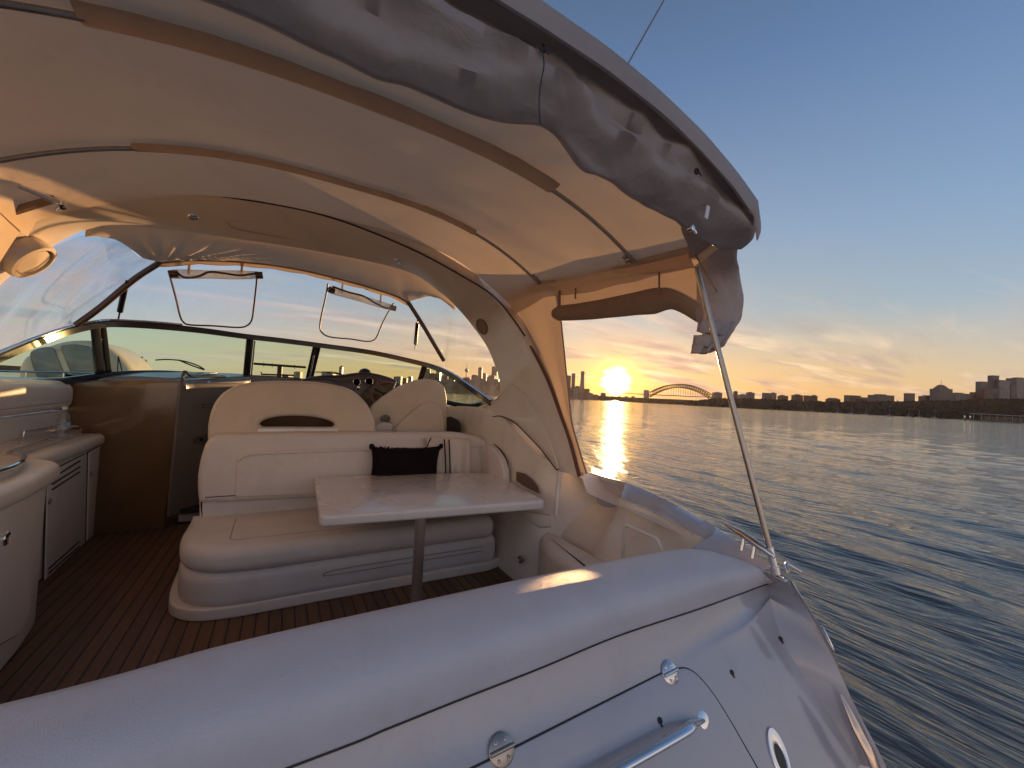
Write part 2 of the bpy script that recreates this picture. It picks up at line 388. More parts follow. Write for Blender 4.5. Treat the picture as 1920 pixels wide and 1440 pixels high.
# ------------------------------------------------------------------ water
def water():
    dirs = []
    rnd = random.Random(3)
    caz = math.atan2(ray(880, 740).x, ray(880, 740).y) + math.pi/2
    for i in range(36):
        lam = .28*(1.13**i) if i < 22 else rnd.uniform(.35, 3.2)
        a = caz + rnd.gauss(0, .30)
        dirs.append((2*math.pi/lam*math.sin(a), 2*math.pi/lam*math.cos(a), .0040*lam**.6, rnd.uniform(0, 6.28), lam))
    rs = []; r = 1.2
    while r < 42000:
        rs.append(r); r *= 1.0115 if r < 130 else (1.03 if r < 900 else 1.25)
    na = 560; vs = [(0, 0, WATER)]; fs = []
    angs = [YAW + rad(-62) + rad(124)*k/(na-90) for k in range(na-89)]
    rest = 2*math.pi-rad(124); angs += [angs[-1] + rest*k/90 for k in range(1, 90)]
    na = len(angs)
    for r in rs:
        fade = 1/(1+(r/70)**2) if r < 400 else 0
        cut = r*.012
        for a in angs:
            x, y = math.sin(a)*r, math.cos(a)*r; z = 0
            if fade > .01:
                amp = .75+.5*mnoise.noise(V((x*.06, y*.06, 3)))
                for kx, ky, A, ph, lam in dirs:
                    if lam > cut*2.2:
                        q = math.sin(kx*x+ky*y+ph+.9*mnoise.noise(V((x*.22, y*.22, lam)))) if r < 14 else math.sin(kx*x+ky*y+ph)
                        z += A*(q + .25*q*q)
                z *= fade*amp
            vs.append((x, y, WATER+z))
    fs += [(0, 1+k, 1+(k+1) % na) for k in range(na)]
    for i in range(len(rs)-1):
        for k in range(na):
            a = 1+i*na+k; b = 1+i*na+(k+1) % na
            fs.append((a, a+na, b+na, b))
    me = bpy.data.meshes.new('water'); me.from_pydata(vs, [], fs); me.polygons.foreach_set('use_smooth', [True]*len(fs)); me.update()
    m, nt, out = newmat('harbour_water')
    tc = N(nt, 'ShaderNodeTexCoord'); p = N(nt, 'ShaderNodeBsdfPrincipled')
    p.inputs['Base Color'].default_value = (.055, .058, .056, 1); p.inputs['Roughness'].default_value = .06; p.inputs['IOR'].default_value = 1.55
    prev = None
    for sc, st, rot, dist, amt in ((.45, .30, 0, .9, .12), (1.5, .26, .10, .45, .24), (5.0, .17, -.12, .16, .46), (12, .15, .08, .07, .42)):
        mp = N(nt, 'ShaderNodeMapping'); mp.inputs['Rotation'].default_value = (0, 0, (caz-math.pi/2)+rot); mp.inputs['Scale'].default_value = (1.0, st, 1)
        L(nt, tc.outputs['Object'], mp.inputs[0])
        nz = N(nt, 'ShaderNodeTexNoise'); nz.inputs['Scale'].default_value = sc; nz.inputs['Detail'].default_value = 4; nz.inputs['Distortion'].default_value = .6
        L(nt, mp.outputs[0], nz.inputs[0])
        b = N(nt, 'ShaderNodeBump'); b.inputs['Strength'].default_value = amt; b.inputs['Distance'].default_value = dist*.5
        L(nt, nz.outputs[0], b.inputs['Height'])
        if prev: L(nt, prev, b.inputs['Normal'])
        prev = b.outputs[0]
    L(nt, prev, p.inputs['Normal']); L(nt, p.outputs[0], out.inputs[0])
    tag(link('water', me, None, m), kind='structure')
water()

# ------------------------------------------------------------------ the motor yacht
yacht = tag(empty('motor_yacht', (XC, 2.5, -.5)), 'white motor cruiser seen from its stern, teak cockpit floor and arched hardtop frame', 'motor yacht')

# --- hull: transom ledge, sloping stern face, rounded quarter, hull side, swim platform
FN = V((0, -1, .7)).normalized(); FP = V((0, 1.01, .47))     # stern face plane (y falls .7 for each metre down)
def PF(px, py, off=0): return PP(px, py, FP + FN*off, FN)
XP = -1.75
Spts = [V((XP, 1.085, .575))] + [PY(px, py+2, 1.085) for px, py in ((540, 1440), (700, 1377), (860, 1313), (1013, 1253), (1160, 1192), (1310, 1142))] + [PY(1380, 1118, 1.09), PY(1440, 1095, 1.12)]
Kpts = [V((x, 1.01, .47)) for x in (XP, -1.2, -.6, 0, .6, 1.15)] + [PF(1330, 1212, .006), PF(1400, 1172, .014), PF(1444, 1122, .016)]
Bpts = [V((x, .70, .03)) for x in (XP, -1.2, -.6, 0, .6, 1.1, 1.5, 1.85)] + [PF(1613, 1434)]
def lerp_rows(a, b, ts, sag=None):
    rows = []
    for t in ts:
        rows.append([p.lerp(q, t) + (V((0, 0, sag(t))) if sag else V((0, 0, 0))) for p, q in zip(a, b)])
    return rows
nS = 60
Ss, Ks, Bs = [resamp(spline(p, 8), nS) for p in (Spts, Kpts, Bpts)]
rows = lerp_rows(Ss, Ks, [0, .2, .4, .6, .8, .93], lambda t: -.016*math.sin(math.pi*t))
crease_px = [(1445, 1125), (1447, 1147), (1455, 1175), (1467, 1205), (1511, 1273), (1566, 1356), (1613, 1434)]
crease = [PP(px, py, FP + V((0, .03, .02)) if i < 3 else FP, FN) for i, (px, py) in enumerate(crease_px)]
face_t = [0, .03, .08, .16, .28, .42, .58, .74, .88, 1]
cr = resamp(spline(crease, 8), len(face_t))
for i, t in enumerate(face_t):
    row = []
    for j, (p, q) in enumerate(zip(Ks, Bs)):
        u = j/(nS-1); r_ = p.lerp(q, t); wgt = max(0, (u-.8)/.2)**2
        e = Ks[-1].lerp(cr[i], min(1, t*8)) if t > 0 else Ks[-1]
        base_e = Ks[-1].lerp(Bs[-1], t)
        row.append(r_ + (e-base_e)*wgt)
    rows.append(row)
hull = MB(); hull.grid(rows)
edge_in = [r[-1] for r in rows]
sil_px = [(1484, 1089), (1493, 1105), (1510, 1130), (1540, 1180), (1568, 1238), (1600, 1320), (1630, 1390), (1650, 1440)]
sil = resamp(spline([PX(px, py, 2.16 + .006*i) for i, (px, py) in enumerate(sil_px)], 8), len(edge_in))
q = [[a.lerp(b, t) + V((.035, -.045, 0))*math.sin(math.pi*t) for t in (0, .08, .2, .35, .5, .65, .8, .92, 1)] for a, b in zip(edge_in, sil)]
hull.grid(q)
# hull side from the gunwale edge to below the water, going forward
gun_out_px = [(1484, 1089), (1450, 1062), (1405, 1030), (1360, 1000), (1293, 960), (1187, 910), (1095, 884)]
gun_out = [PX(px, py, x) for (px, py), x in zip(gun_out_px, (2.17, 2.165, 2.18, 2.20, 2.25, 2.27, 2.25))]
gun_out = gun_out + [V((2.20, 3.4, 1.00)), V((2.14, 4.4, 1.10)), V((1.98, 5.6, 1.20)), V((1.55, 7.6, 1.28)), V((.10, 10.2, 1.36))]
go = spline(gun_out, 6)
side = [[p, p + V((.035, 0, -.06)), V((p.x+.03, p.y, p.z*.5)), V((XC+(p.x-XC)*.97, p.y, -.35)), V((XC+(p.x-XC)*.8, p.y, -.9))] for p in go]
hull.grid(side)
sb = [p for p in sil]
hull.grid([[p, V((2.22, min(p.y+.05, 1.1), p.z-.02)), V((2.2, 1.08, .1)), V((2.12, 1.0, -.5)), V((1.9, 1.0, -.9))] for p in sb])
# port side mirrored
mir = [V((.12-p.x-.18*sm(2.5, 4.5, p.y)*(1-sm(7, 10, p.y)), p.y, p.z)) for p in go]
hull.grid([[p, p + V((-.035, 0, -.06)), V((p.x-.03, p.y, p.z*.5)), V((XC+(p.x-XC)*.97, p.y, -.35)), V((XC+(p.x-XC)*.8, p.y, -.9))] for p in mir])
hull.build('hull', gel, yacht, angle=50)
# foredeck
fd = [[a.lerp(b, t) + V((0, 0, .07*math.sin(math.pi*t))) for t in (0, .1, .25, .5, .75, .9, 1)] for a, b in zip([g for g in go if g.y > 5.4], [g for g in mir if g.y > 5.4])]
mb = MB(); mb.grid(fd); mb.build('foredeck', gel, yacht)
# swim platform
pl = rpoly([(-1.75, -1.1), (2.05, -1.1), (2.34, -.7), (2.36, .45), (2.26, .78), (-1.75, .78)], [.1, .25, .2, .2, .1, .05])
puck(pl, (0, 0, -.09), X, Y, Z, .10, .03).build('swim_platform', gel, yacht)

# --- gunwale strip
gi_px = [(1345, 1017), (1290, 990), (1230, 955), (1180, 937), (1163, 928), (1170, 917), (1150, 905), (1120, 896), (1095, 892)]
gi = [PZ(px, py, z) for (px, py), z in zip(gi_px, (.755, .78, .80, .815, .815, .82, .83, .845, .85))]
gi = [PY(1441, 1096, 1.115), V((2.035, 1.17, .63)), V((1.99, 1.28, .70)), V((1.955, 1.38, .745))] + gi
a = resamp(spline(gun_out[:7], 6), 40); b = resamp(spline(gi, 6), 40)
mb = MB(); mb.grid([[o_ + V((.0, 0, -.03)), o_ + V((-.006, 0, .004)), o_.lerp(i_, .12) + V((0, 0, .012)), o_.lerp(i_, .5)+V((0, 0, .014)), o_.lerp(i_, .9)+V((0, 0, .012)), i_ + V((.0, 0, .002)), i_ + V((-.012, 0, -.02)), i_+V((.0, 0, -.05)), i_+V((.02, .01, -.30))] for o_, i_ in zip(a, b)])
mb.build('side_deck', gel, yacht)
gb = spline(gi[3:], 8); gb = gb + [gb[-1]+V((-.03, .12, .01)), V((1.97, 2.85, .86))]
rows = []
for p in resamp(gb, 70):
    bx_ = min(p.x, 1.99)
    rows.append([p + V((-.010, 0, -.012)), p + V((-.014, 0, -.04))] + [V((p.x-.014 + (bx_-.10-p.x)*sm(0, 1, t)*.7, p.y, p.z-.04-(p.z-.40)*t)) for t in (.15, .3, .5, .7, .9, 1.05)])
mb = MB(); mb.grid(rows); mb.build('coaming_wall', gelc, yacht, angle=70)

# --- stern bench bolster (the long padded roll)
ridge = [V((XP, 1.33, .75)), V((-.54, 1.33, .75)), V((-.07, 1.375, .752)), V((.56, 1.383, .752)), V((1.1, 1.385, .75)), V((1.6, 1.38, .745)), V((1.93, 1.365, .735)), V((2.05, 1.29, .725)), V((2.10, 1.20, .70)), V((2.095, 1.14, .655))]
seam = [V((XP, 1.08, .58))] + [PY(px, py, 1.08) for px, py in ((540, 1440), (700, 1377), (860, 1313), (1013, 1253), (1160, 1192), (1310, 1142))] + [PY(1390, 1113, 1.085), PY(1430, 1098, 1.10), PY(1440, 1095, 1.118)]
ridge = [CAM + (p-CAM)*(.94 + .06*sm(1.9, 2.1, p.x)) for p in ridge]
R_, S_ = resamp(spline(ridge, 8), 90), resamp(spline(seam, 8), 90)
rows = []
for i, (r_, s_) in enumerate(zip(R_, S_)):
    d = s_-r_; out = V((0, -1, .30)).normalized(); row = []
    back = V((-.05, .12, -.30)); row.append(r_+V((0, .10, -.34))); row.append(r_+V((0, .105, -.16))); row.append(r_+V((0, .085, -.06))); row.append(r_+V((0, .045, -.014)))
    L_ = d.length; k = .13 if L_ > .2 else .13*L_/.2
    for t in (0, .06, .14, .24, .36, .5, .64, .78, .9, .97, 1):
        row.append(r_ + d*t + out*(k*(math.sin(math.pi*t**.8))*(1-.25*t)) + V((0, 0, 0)))
    row.append(s_ + V((0, .03, -.01)))
    rows.append(row)
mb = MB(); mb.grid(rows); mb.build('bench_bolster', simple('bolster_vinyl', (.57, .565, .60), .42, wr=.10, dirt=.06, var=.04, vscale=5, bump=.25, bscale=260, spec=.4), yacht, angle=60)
mb = MB(); loop_strip(mb, [p+V((0, -.003, .002)) for p in S_], .0028); mb.build('bolster_piping', rubber, yacht)

# --- hatch on the stern face, with its hinges and grab handle
def face_uv(px, py):
    p = PF(px, py) - FP; return (p.x, p.dot(FT))
FT = V((0, .7, 1)).normalized()
hp = [(700, 1531), (975, 1396), (1240, 1262), (1290, 1248), (1330, 1290), (1365, 1345), (1425, 1450), (1500, 1580), (1000, 1900)]
ho = rpoly([face_uv(*q_) for q_ in hp], [.05, 0, .02, .07, .06, .05, 0, .1, .1])
hatch = puck(ho, FP + FN*-.012, X, FT, FN, .016, .006, segs=4).build('stern_hatch', gel, yacht)
mb = MB(); pts = [FP + X*p.x + FT*p.y + FN*.0015 for p in ho]; loop_strip(mb, pts + [pts[0]], .0030); mb.build('hatch_gasket', groove, hatch)
def hinge(px, py, col):
    c = PF(px, py, .004); u = (X*math.cos(rad(2)) + FT*math.sin(rad(2)))
    mb = MB(); mb.lathe(c, [(.040, 0), (.040, .003), (.036, .006), (.0, .006)], FN, 28)
    mb.tube([c-u*.038+FN*.006, c+u*.038+FN*.006], .0065, n=10, smooth=0)
    w_ = FN.cross(u)
    for a_, b_ in ((-.016, .022), (.016, .022), (-.016, -.022), (.016, -.022)):
        mb.lathe(c + u*a_ + w_*b_ + FN*.005, [(.0062, 0), (.006, .003), (.0032, .0035), (.003, .0005), (0, .0005)], FN, 10)
    mb.build('hinge', col, hatch)
hinge(1256, 1261, steel); hinge(940, 1406, dsteel)
c0 = PF(1318, 1350, .0); p1, p2 = PF(1300, 1362, .06), PF(1020, 1520, .065)
dv = (p2-p1).normalized()
mb = MB(); mb.tube([c0 + FN*.0, p1 + FN*-.02 - dv*.012, p1 + dv*.04, p1.lerp(p2, .5), p2 - dv*.04, p2 - FN*.03], lambda t: .009+.009*min(1, 6*t, 6*(1-t)), n=16, smooth=8, flat=.75)
mb.lathe(c0, [(.030, 0), (.030, .003), (.02, .006), (.0, .006)], FN, 22)
mb.build('grab_handle', chrome, hatch)
def snap(px, py, pl=0):
    mb = MB(); c = PF(px, py, .004) if pl == 0 else pl
    mb.lathe(c, [(.0105, -.002), (.010, .003), (.006, .005), (.004, .003)], FN, 12); mb.tube([c, c-FT*.018+FN*.002], .0035, smooth=0, n=6)
    mb.build('canvas_snap', rubber, yacht)
snap(1237, 1351); snap(1372, 1261); snap(1464, 1198)
# oval chrome deck filler with dark mouth
def oval(name, c, u, v, n, a, b, ha, hb, mat, inner=None, off=(0, 0)):
    ring = lambda A, B, h, ox=0, oy=0: [c + u*(A*math.cos(t)+ox) + v*(B*math.sin(t)+oy) + n*h for t in [2*math.pi*k/32 for k in range(32)]]
    mb = MB(); ox, oy = off
    mb.grid([ring(a, b, 0), ring(a, b, .003), ring(a*.93, b*.96, .006), ring(ha*1.15, hb*1.12, .007, ox, oy), ring(ha, hb, .0055, ox, oy), ring(ha*.9, hb*.92, .003, ox, oy)], cv=True)
    o = mb.build(name, mat, yacht)
    i = MB(); r_ = ring(ha*.97, hb*.97, .0048, ox, oy); i.add(r_, [tuple(range(32))]); i.build('opening', inner or black, o)
    return o
cf = PF(1459, 1413, .004)
oval('deck_filler', cf, (X*.97 - FT*.24), (FT*.97 + X*.24), FN, .046, .078, .024, .043, chrome, off=(0, -.012))

# --- quarter fittings
qn = V((.62, -.62, .48)).normalized()
c = PX(1546, 1192, 2.165); tu = (sil[8]-sil[3]).normalized()
oval('quarter_hawse', c + V((-.02, -.02, 0)), tu.cross(qn).normalized(), tu, V((.9, -.35, .25)).normalized(), .022, .055, .012, .035, chrome)  # oval chrome hawse fitting in the quarter, not a lamp
# long stainless rub strip below, warm tint puts the orange reflection into its colour
rp = [PX(px, py, 2.13) for px, py in ((1576, 1302), (1590, 1330), (1610, 1372), (1632, 1415), (1652, 1470))]
mb = MB(); mb.tube(rp, lambda t: .006+.020*min(1, t*2.2), n=12, flat=.6); mb.build('stern_grab_rail', simple('steel_orange_reflection', (.62, .50, .42), .12, metal=1, var=.2, vscale=4), yacht)

# --- mooring cleat, oval fairlead and second small cleat
g = [PX(px, py, 2.10) for px, py in ((1360, 989), (1385, 1003), (1416, 1024), (1443, 1043), (1452, 1052))]
mb = MB(); mb.tube([p + V((0, 0, .015)) for p in g], lambda t: .007+.012*math.sin(math.pi*min(1, max(0, t*1.05))), n=10)
for t in (.4, .62):
    p = g[0].lerp(g[-1], t); mb.tube([p + V((0, 0, .012)), p + V((-.02, 0, -.05))], .010, smooth=0)
mb.build('mooring_cleat', steel, yacht)
c = PZ(1388, 1018, .765)
oval('fairlead', c, V((.35, -.94, 0)), V((.94, .35, 0)), Z, .075, .03, .05, .014, gel)
mb = MB(); p = PX(1478, 1072, 2.19); mb.tube([p, p+V((.05, .03, .02)), p+V((.07, -.03, .0))], .009); mb.build('mooring_cleat', steel, yacht)

# --- teak cockpit floor
pl = [(-1.72, 1.2), (1.8, 1.2), (1.82, 5.3), (-1.72, 5.3)]
mb = MB(); mb.add([(x, y, 0) for x, y in pl], [(0, 1, 2, 3)]); mb.build('teak_floor', teak_m, yacht)
mb = MB(); mb.grid([[V((x, 1.42, .6)), V((x, 1.40, 0)), V((x, 1.35, -.02))] for x in (XP, 0, 2.0)]); mb.build('bench_front', vin, yacht)

# --- starboard inner side moulding
def gi_at(y):
    P = sorted(gi, key=lambda p: p.y)
    for a_, b_ in zip(P, P[1:]):
        if a_.y <= y <= b_.y: return a_.lerp(b_, (y-a_.y)/max(1e-6, b_.y-a_.y))
    return P[-1] if y > P[-1].y else P[0]
rows = []
yy = 1.2
while yy < 5.9:
    e = gi_at(min(yy, 2.42)); k = sm(2.35, 2.85, yy)
    tx = e.x-.012 + (1.965-e.x)*k; tz = e.z-.005
    if yy > 2.42: tz = .92 + .44*sm(2.42, 4.0, yy) - .05*sm(4.1, 5.9, yy)
    tx += .16*(1-sm(2.35, 2.7, yy)); tz -= .04*(1-sm(2.4, 2.8, yy))
    if yy > 4.2: tx -= .10*sm(4.2, 5.9, yy)
    bx = 1.86 - .16*sm(2.45, 2.85, yy)
    rows.append([V((tx+.10 if yy > 4.0 else 2.09, yy, tz-.004)), V((tx, yy, tz-.01)), V((tx-.006, yy, tz-.05))] + [V((bx+(tx-bx)*sm(-.3, 1.2, t)-.0, yy, (tz-.05)*t)) for t in (.88, .75, .6, .45, .3, .15, .05, 0)])
    yy += .06
mb = MB(); mb.grid(rows); side_l = mb.build('side_moulding', gelc, yacht, angle=60)
# low step moulded at the side
st = rpoly([(1.66, 1.45), (1.99, 1.45), (1.99, 2.72), (1.84, 2.66), (1.72, 2.45)], [.02, 0, 0, .15, .25], 8)
puck(st, (0, 0, -.02), X, Y, Z, .43, .05).build('side_step', gelc, yacht)
# frame of the side locker
def px_loop(pts, x, r, n=6, close=True, w=.006):
    ps = [PX(px, py, x) for px, py in pts]; o_ = rpoly([(p.y, p.z) for p in ps], r, n)
    ps = [V((x, a_, b_)) for a_, b_ in o_]; mb = MB(); mb.tube(ps + ([ps[0]] if close else []), w, n=8, smooth=0); return mb
px_loop([(1173, 984), (1232, 1010), (1247, 1045), (1240, 1075), (1166, 1060)], 1.872, .02, w=.011).build('locker_frame', gelc, yacht)
px_loop([(962, 955), (1034, 966), (1034, 988), (1012, 988)], 1.80, .01, w=.007).build('locker_frame', gelc, yacht)
mb = MB(); mb.lathe(PX(976, 1049, 1.735), [(.030, -.01), (.03, .008), (.022, .012), (.018, .004), (0, .003)], (-1, 0, .1), 20); mb.build('floor_drain', dsteel, yacht)
pk = [PX(px, py, 1.89) for px, py in ((969, 884), (984, 888), (998, 899), (1008, 912), (1013, 926), (985, 912), (969, 902))]
extr(pk, (-1, 0, 0), .006).build('side_pocket', simple('brown_pocket_mesh', (.17, .11, .08), .9), yacht)
pk = [PX(px, py, 1.835) for px, py in ((838, 783), (845, 781), (860, 788), (864, 794), (864, 810), (838, 810))]
extr(pk, (-1, 0, 0), .006).build('side_pocket', simple('olive_pocket', (.06, .05, .03), .6), yacht)
pt = [PX(px, py, 1.90) for px, py in ((926, 833), (938, 843), (948, 858), (954, 875), (957, 895), (957, 905))]
mb = MB(); mb.tube(pt, .005, n=6); mb.build('trim_seam', groove, yacht)
# aft corner trim of the moulding
mb = MB(); mb.tube([PX(1049, 884, 1.93), PX(1046, 920, 1.925), PX(1042, 968, 1.88)], .018, n=10); mb.build('corner_trim', gelc, yacht)

# --- the arch
xa = lambda px, py, x: PX(px, py, x)
A = [xa(1087, 893, 2.03), xa(1078, 860, 2.03), xa(1068, 825, 2.03), xa(1055, 785, 2.03), xa(1040, 745, 2.02), xa(1020, 698, 2.0), xa(987, 635, 1.95), xa(955, 588, 1.88)]
B = [xa(1050, 884, 2.0), xa(1040, 876, 1.995), xa(1012, 840, 1.99), xa(968, 795, 1.985), xa(934, 780, 1.98), xa(905, 787, 1.98), xa(872, 784, 1.97), xa(880, 768, 1.965)]
A2 = [xa(955, 588, 1.88), xa(930, 560, 1.80)] + [PY(px, py, 3.45) for px, py in ((870, 520), (760, 462), (600, 402), (400, 366), (240, 356), (115, 385), (0, 445))]
A = [xa(1087, 893, 2.03), xa(1068, 825, 2.03), xa(1050, 775, 2.03), xa(1030, 720, 2.01), xa(1005, 668, 1.98), xa(978, 622, 1.94)] + A2[1:]
B = [xa(1050, 884, 2.0), xa(1012, 840, 1.99), xa(968, 795, 1.985), xa(934, 780, 1.98), xa(905, 787, 1.98), xa(872, 784, 1.97)]
Ab = resamp(spline(A[:5], 10), 44); Bb = resamp(spline(B + [xa(868, 772, 1.96), xa(900, 766, 1.96), xa(925, 754, 1.96), xa(936, 740, 1.955)], 8), 44)
Au = A[4:] + [V((-1.55, 3.30, 1.9)), V((-1.68, 3.0, 1.4)), V((-1.72, 2.7, 1.0))]
Bu = [xa(936, 740, 1.955), xa(937, 715, 1.95), xa(928, 685, 1.95), xa(912, 648, 1.92), xa(885, 610, 1.82)] + [PY(px, py, 3.97) for px, py in ((858, 578), (825, 548), (760, 508), (600, 472), (430, 446), (270, 425), (190, 424), (110, 455), (0, 535))] + [V((-1.70, 3.85, 1.75)), V((-1.72, 3.75, 1.3))]
Au = resamp(spline(Au, 8), 130); Bu = resamp(spline(Bu, 8), 130)
# pair the two edges so that cross sections stay square to the arch
def arch_rows(Aa, Ba, outf, th, rounded=True):
    rows = []
    for a_, b_ in zip(Aa, Ba):
        o_ = outf(a_, b_)
        rows.append([a_ + o_*th, a_ + o_*th*.6 - (b_-a_).normalized()*.012, a_ + o_*.012 - (b_-a_).normalized()*.008, a_, a_.lerp(b_, .06) - o_*.006] +
                    [a_.lerp(b_, t) - o_*.012*math.sin(math.pi*t) for t in (.2, .35, .5, .65, .8)] +
                    [a_.lerp(b_, .95) - o_*.004, b_, b_ + o_*.02, b_ + o_*th])
    return rows
cen = V((XC, 3.6, 1.3))
def outn(a_, b_):
    d = ((a_+b_)/2 - cen); d.y = 0
    d = d - (b_-a_).normalized()*d.dot((b_-a_).normalized()); return d.normalized()
mb = MB(); mb.grid(arch_rows(Ab, Bb, outn, .06))
mb.grid(arch_rows(Au, Bu, outn, .10)); arch = mb.build('arch', gelc, yacht, angle=50)
pt = [PX(px, py, 1.948) for px, py in ((872, 784), (888, 787), (905, 787), (920, 783), (935, 780), (952, 785), (968, 795), (990, 817), (1012, 840), (1030, 863), (1042, 879), (1047, 880))]
mb = MB(); mb.tube(pt, .0055, n=6); mb.build('trim_seam', simple('oxblood_seam', (.06, .012, .012), .6), arch)
pt = [PX(px, py, 1.955) for px, py in ((957, 722), (975, 735), (992, 757), (1008, 783), (1022, 810), (1034, 838), (1042, 862), (1046, 878))]
mb = MB(); mb.tube(pt, .006, n=6); mb.build('styling_crease', gelc, arch)
# the flat arch-mounted speaker, lights and the moulded oval panel overhead
def arch_at(px, py):
    """sight line on the underside of the arch, between y 3.45 and 3.97"""
    best = None
    for i in range(len(Au)-1):
        a_, b_, c_, d_ = Au[i], Bu[i], Au[i+1], Bu[i+1]
        n_ = (b_-a_).cross(c_-a_)
        if n_.length < 1e-7: continue
        n_.normalize(); p = PP(px, py, a_, n_)
        t = (p-a_).dot((b_-a_))/(b_-a_).length_squared; u = (p-a_).dot((c_-a_).normalized())
        if -.1 <= t <= 1.1 and -.01 <= u <= (c_-a_).length+.01:
            o_ = outn(a_, b_); return p, -o_
    return PY(px, py, 3.7), -Z
p, n_ = arch_at(44, 478)
mb = MB(); mb.lathe(p, [(.135, -.02), (.135, .05), (.128, .066), (.11, .07), (.104, .045), (.098, .04), (.09, .06), (.0, .075)], n_, 40); mb.build('speaker', vinc, arch)
p, n_ = arch_at(904, 612)
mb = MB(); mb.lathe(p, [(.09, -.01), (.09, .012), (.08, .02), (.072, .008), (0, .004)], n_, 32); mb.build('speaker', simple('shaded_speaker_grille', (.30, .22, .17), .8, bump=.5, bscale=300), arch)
for px, py in ((362, 405), (746, 488)):
    p, n_ = arch_at(px, py); t_ = Y.cross(n_).normalized()
    mb = MB(); mb.lathe(p, [(.036, -.004), (.036, .008), (.028, .016), (.02, .016), (.018, .006), (0, .006)], n_, 20)
    mb.box(p+n_*.016, (.045, .012, .012)); mb.build('courtesy_light', chrome, arch)
ov = [arch_at(px, py) for px, py in ((425, 415), (450, 413), (500, 417), (560, 427), (620, 442), (670, 458), (700, 470), (705, 477), (690, 477), (640, 468), (560, 450), (480, 436), (440, 427))]
mb = MB(); pts = [p+n_*.004 for p, n_ in ov]; mb.tube(pts+[pts[0]], .005, n=6); mb.build('moulded_oval', sleeve, arch)
# front rim of the opening: dark bead along the arch and canopy joint
mb = MB(); mb.tube([p + V((0, -.012, -.004)) for p in Au[6:112]], .007, n=6, smooth=0); mb.build('bolt_rope', simple('dark_bolt_rope', (.04, .022, .014), .7), arch)

# ------------------------------------------------------------------ canopy
canopy = tag(empty('cockpit_canopy', (XC, 2.3, 2.3)), 'taupe cloth cockpit canopy on steel bows with its aft curtain rolled up', 'canopy')
HX = .3
def roof_z(x, y):
    kn = [(1.05, 2.70, .33), (1.83, 2.745, .36), (2.4, 2.82, .38), (2.9, 2.885, .40), (3.45, 2.845, .43)]
    y = min(3.45, max(1.05, y))
    for a_, b_ in zip(kn, kn[1:]):
        if y <= b_[0]:
            t = (y-a_[0])/(b_[0]-a_[0]); cr_ = a_[1]+(b_[1]-a_[1])*t; am = a_[2]+(b_[2]-a_[2])*t; break
    u = abs((x-HX)/1.6); return cr_ - am*u**2.75
EDGE = 1.62
def half_w(y): return 1.49 + .13*sm(1.05, 1.5, y)
rows = []
ys = [1.05 + (3.46-1.05)*i/44 for i in range(45)]
for y in ys:
    row = []
    for j in range(61):
        u = -1+2*j/60; u = math.copysign(abs(u)**.85, u)
        x = HX + u*half_w(y)
        sag = .010*math.cos((y-1.83)/1.07*2*math.pi) + .006*mnoise.noise(V((x*2.2, y*5, 0))) + .004*mnoise.noise(V((x*6+y*3, y*2.2, 4)))*(1+2*sm(1.2, 1.8, abs(x-HX)))
        row.append(V((x, y, roof_z(x, y)+sag)))
    rows.append(row)
# drop sides into the rails
for row in rows:
    s_, e_ = row[0], row[-1]
    row.insert(0, s_ + V((-.03, 0, -.10))); row.append(e_ + V((.03, 0, -.10)))
mb = MB(); mb.grid(rows); roof = mb.build('roof_cloth', lining, canopy, angle=70)
# outer skin just above, seen at the aft hem
out_rows = [[p + V((0, (-.03 if i == 0 else 0), .014)) for p in r] for i, r in enumerate(rows)]
mb = MB(); mb.grid(out_rows[:4]); mb.build('outer_skin', cloth, canopy, angle=70)
# aft hem: band hanging from the edge
edge = out_rows[0]
hem = []
for i, p in enumerate(edge):
    n_ = V(((p.x-HX)*.25, -1, 0)).normalized()
    wv = .010*mnoise.noise(V((p.x*3.1, 2, 1)))
    dn = V((-(p.x-HX)*.10*abs(p.x-HX), 0, -1)).normalized()
    hem.append([p, p + n_*.018 + dn*.012, p + n_*(.026+wv) + dn*.05, p + n_*(.022+wv*1.6) + dn*(.095+wv), p + n_*.010 + dn*(.093+wv)])
mb = MB(); mb.grid(hem); mb.build('hem', cloth, canopy, angle=70)
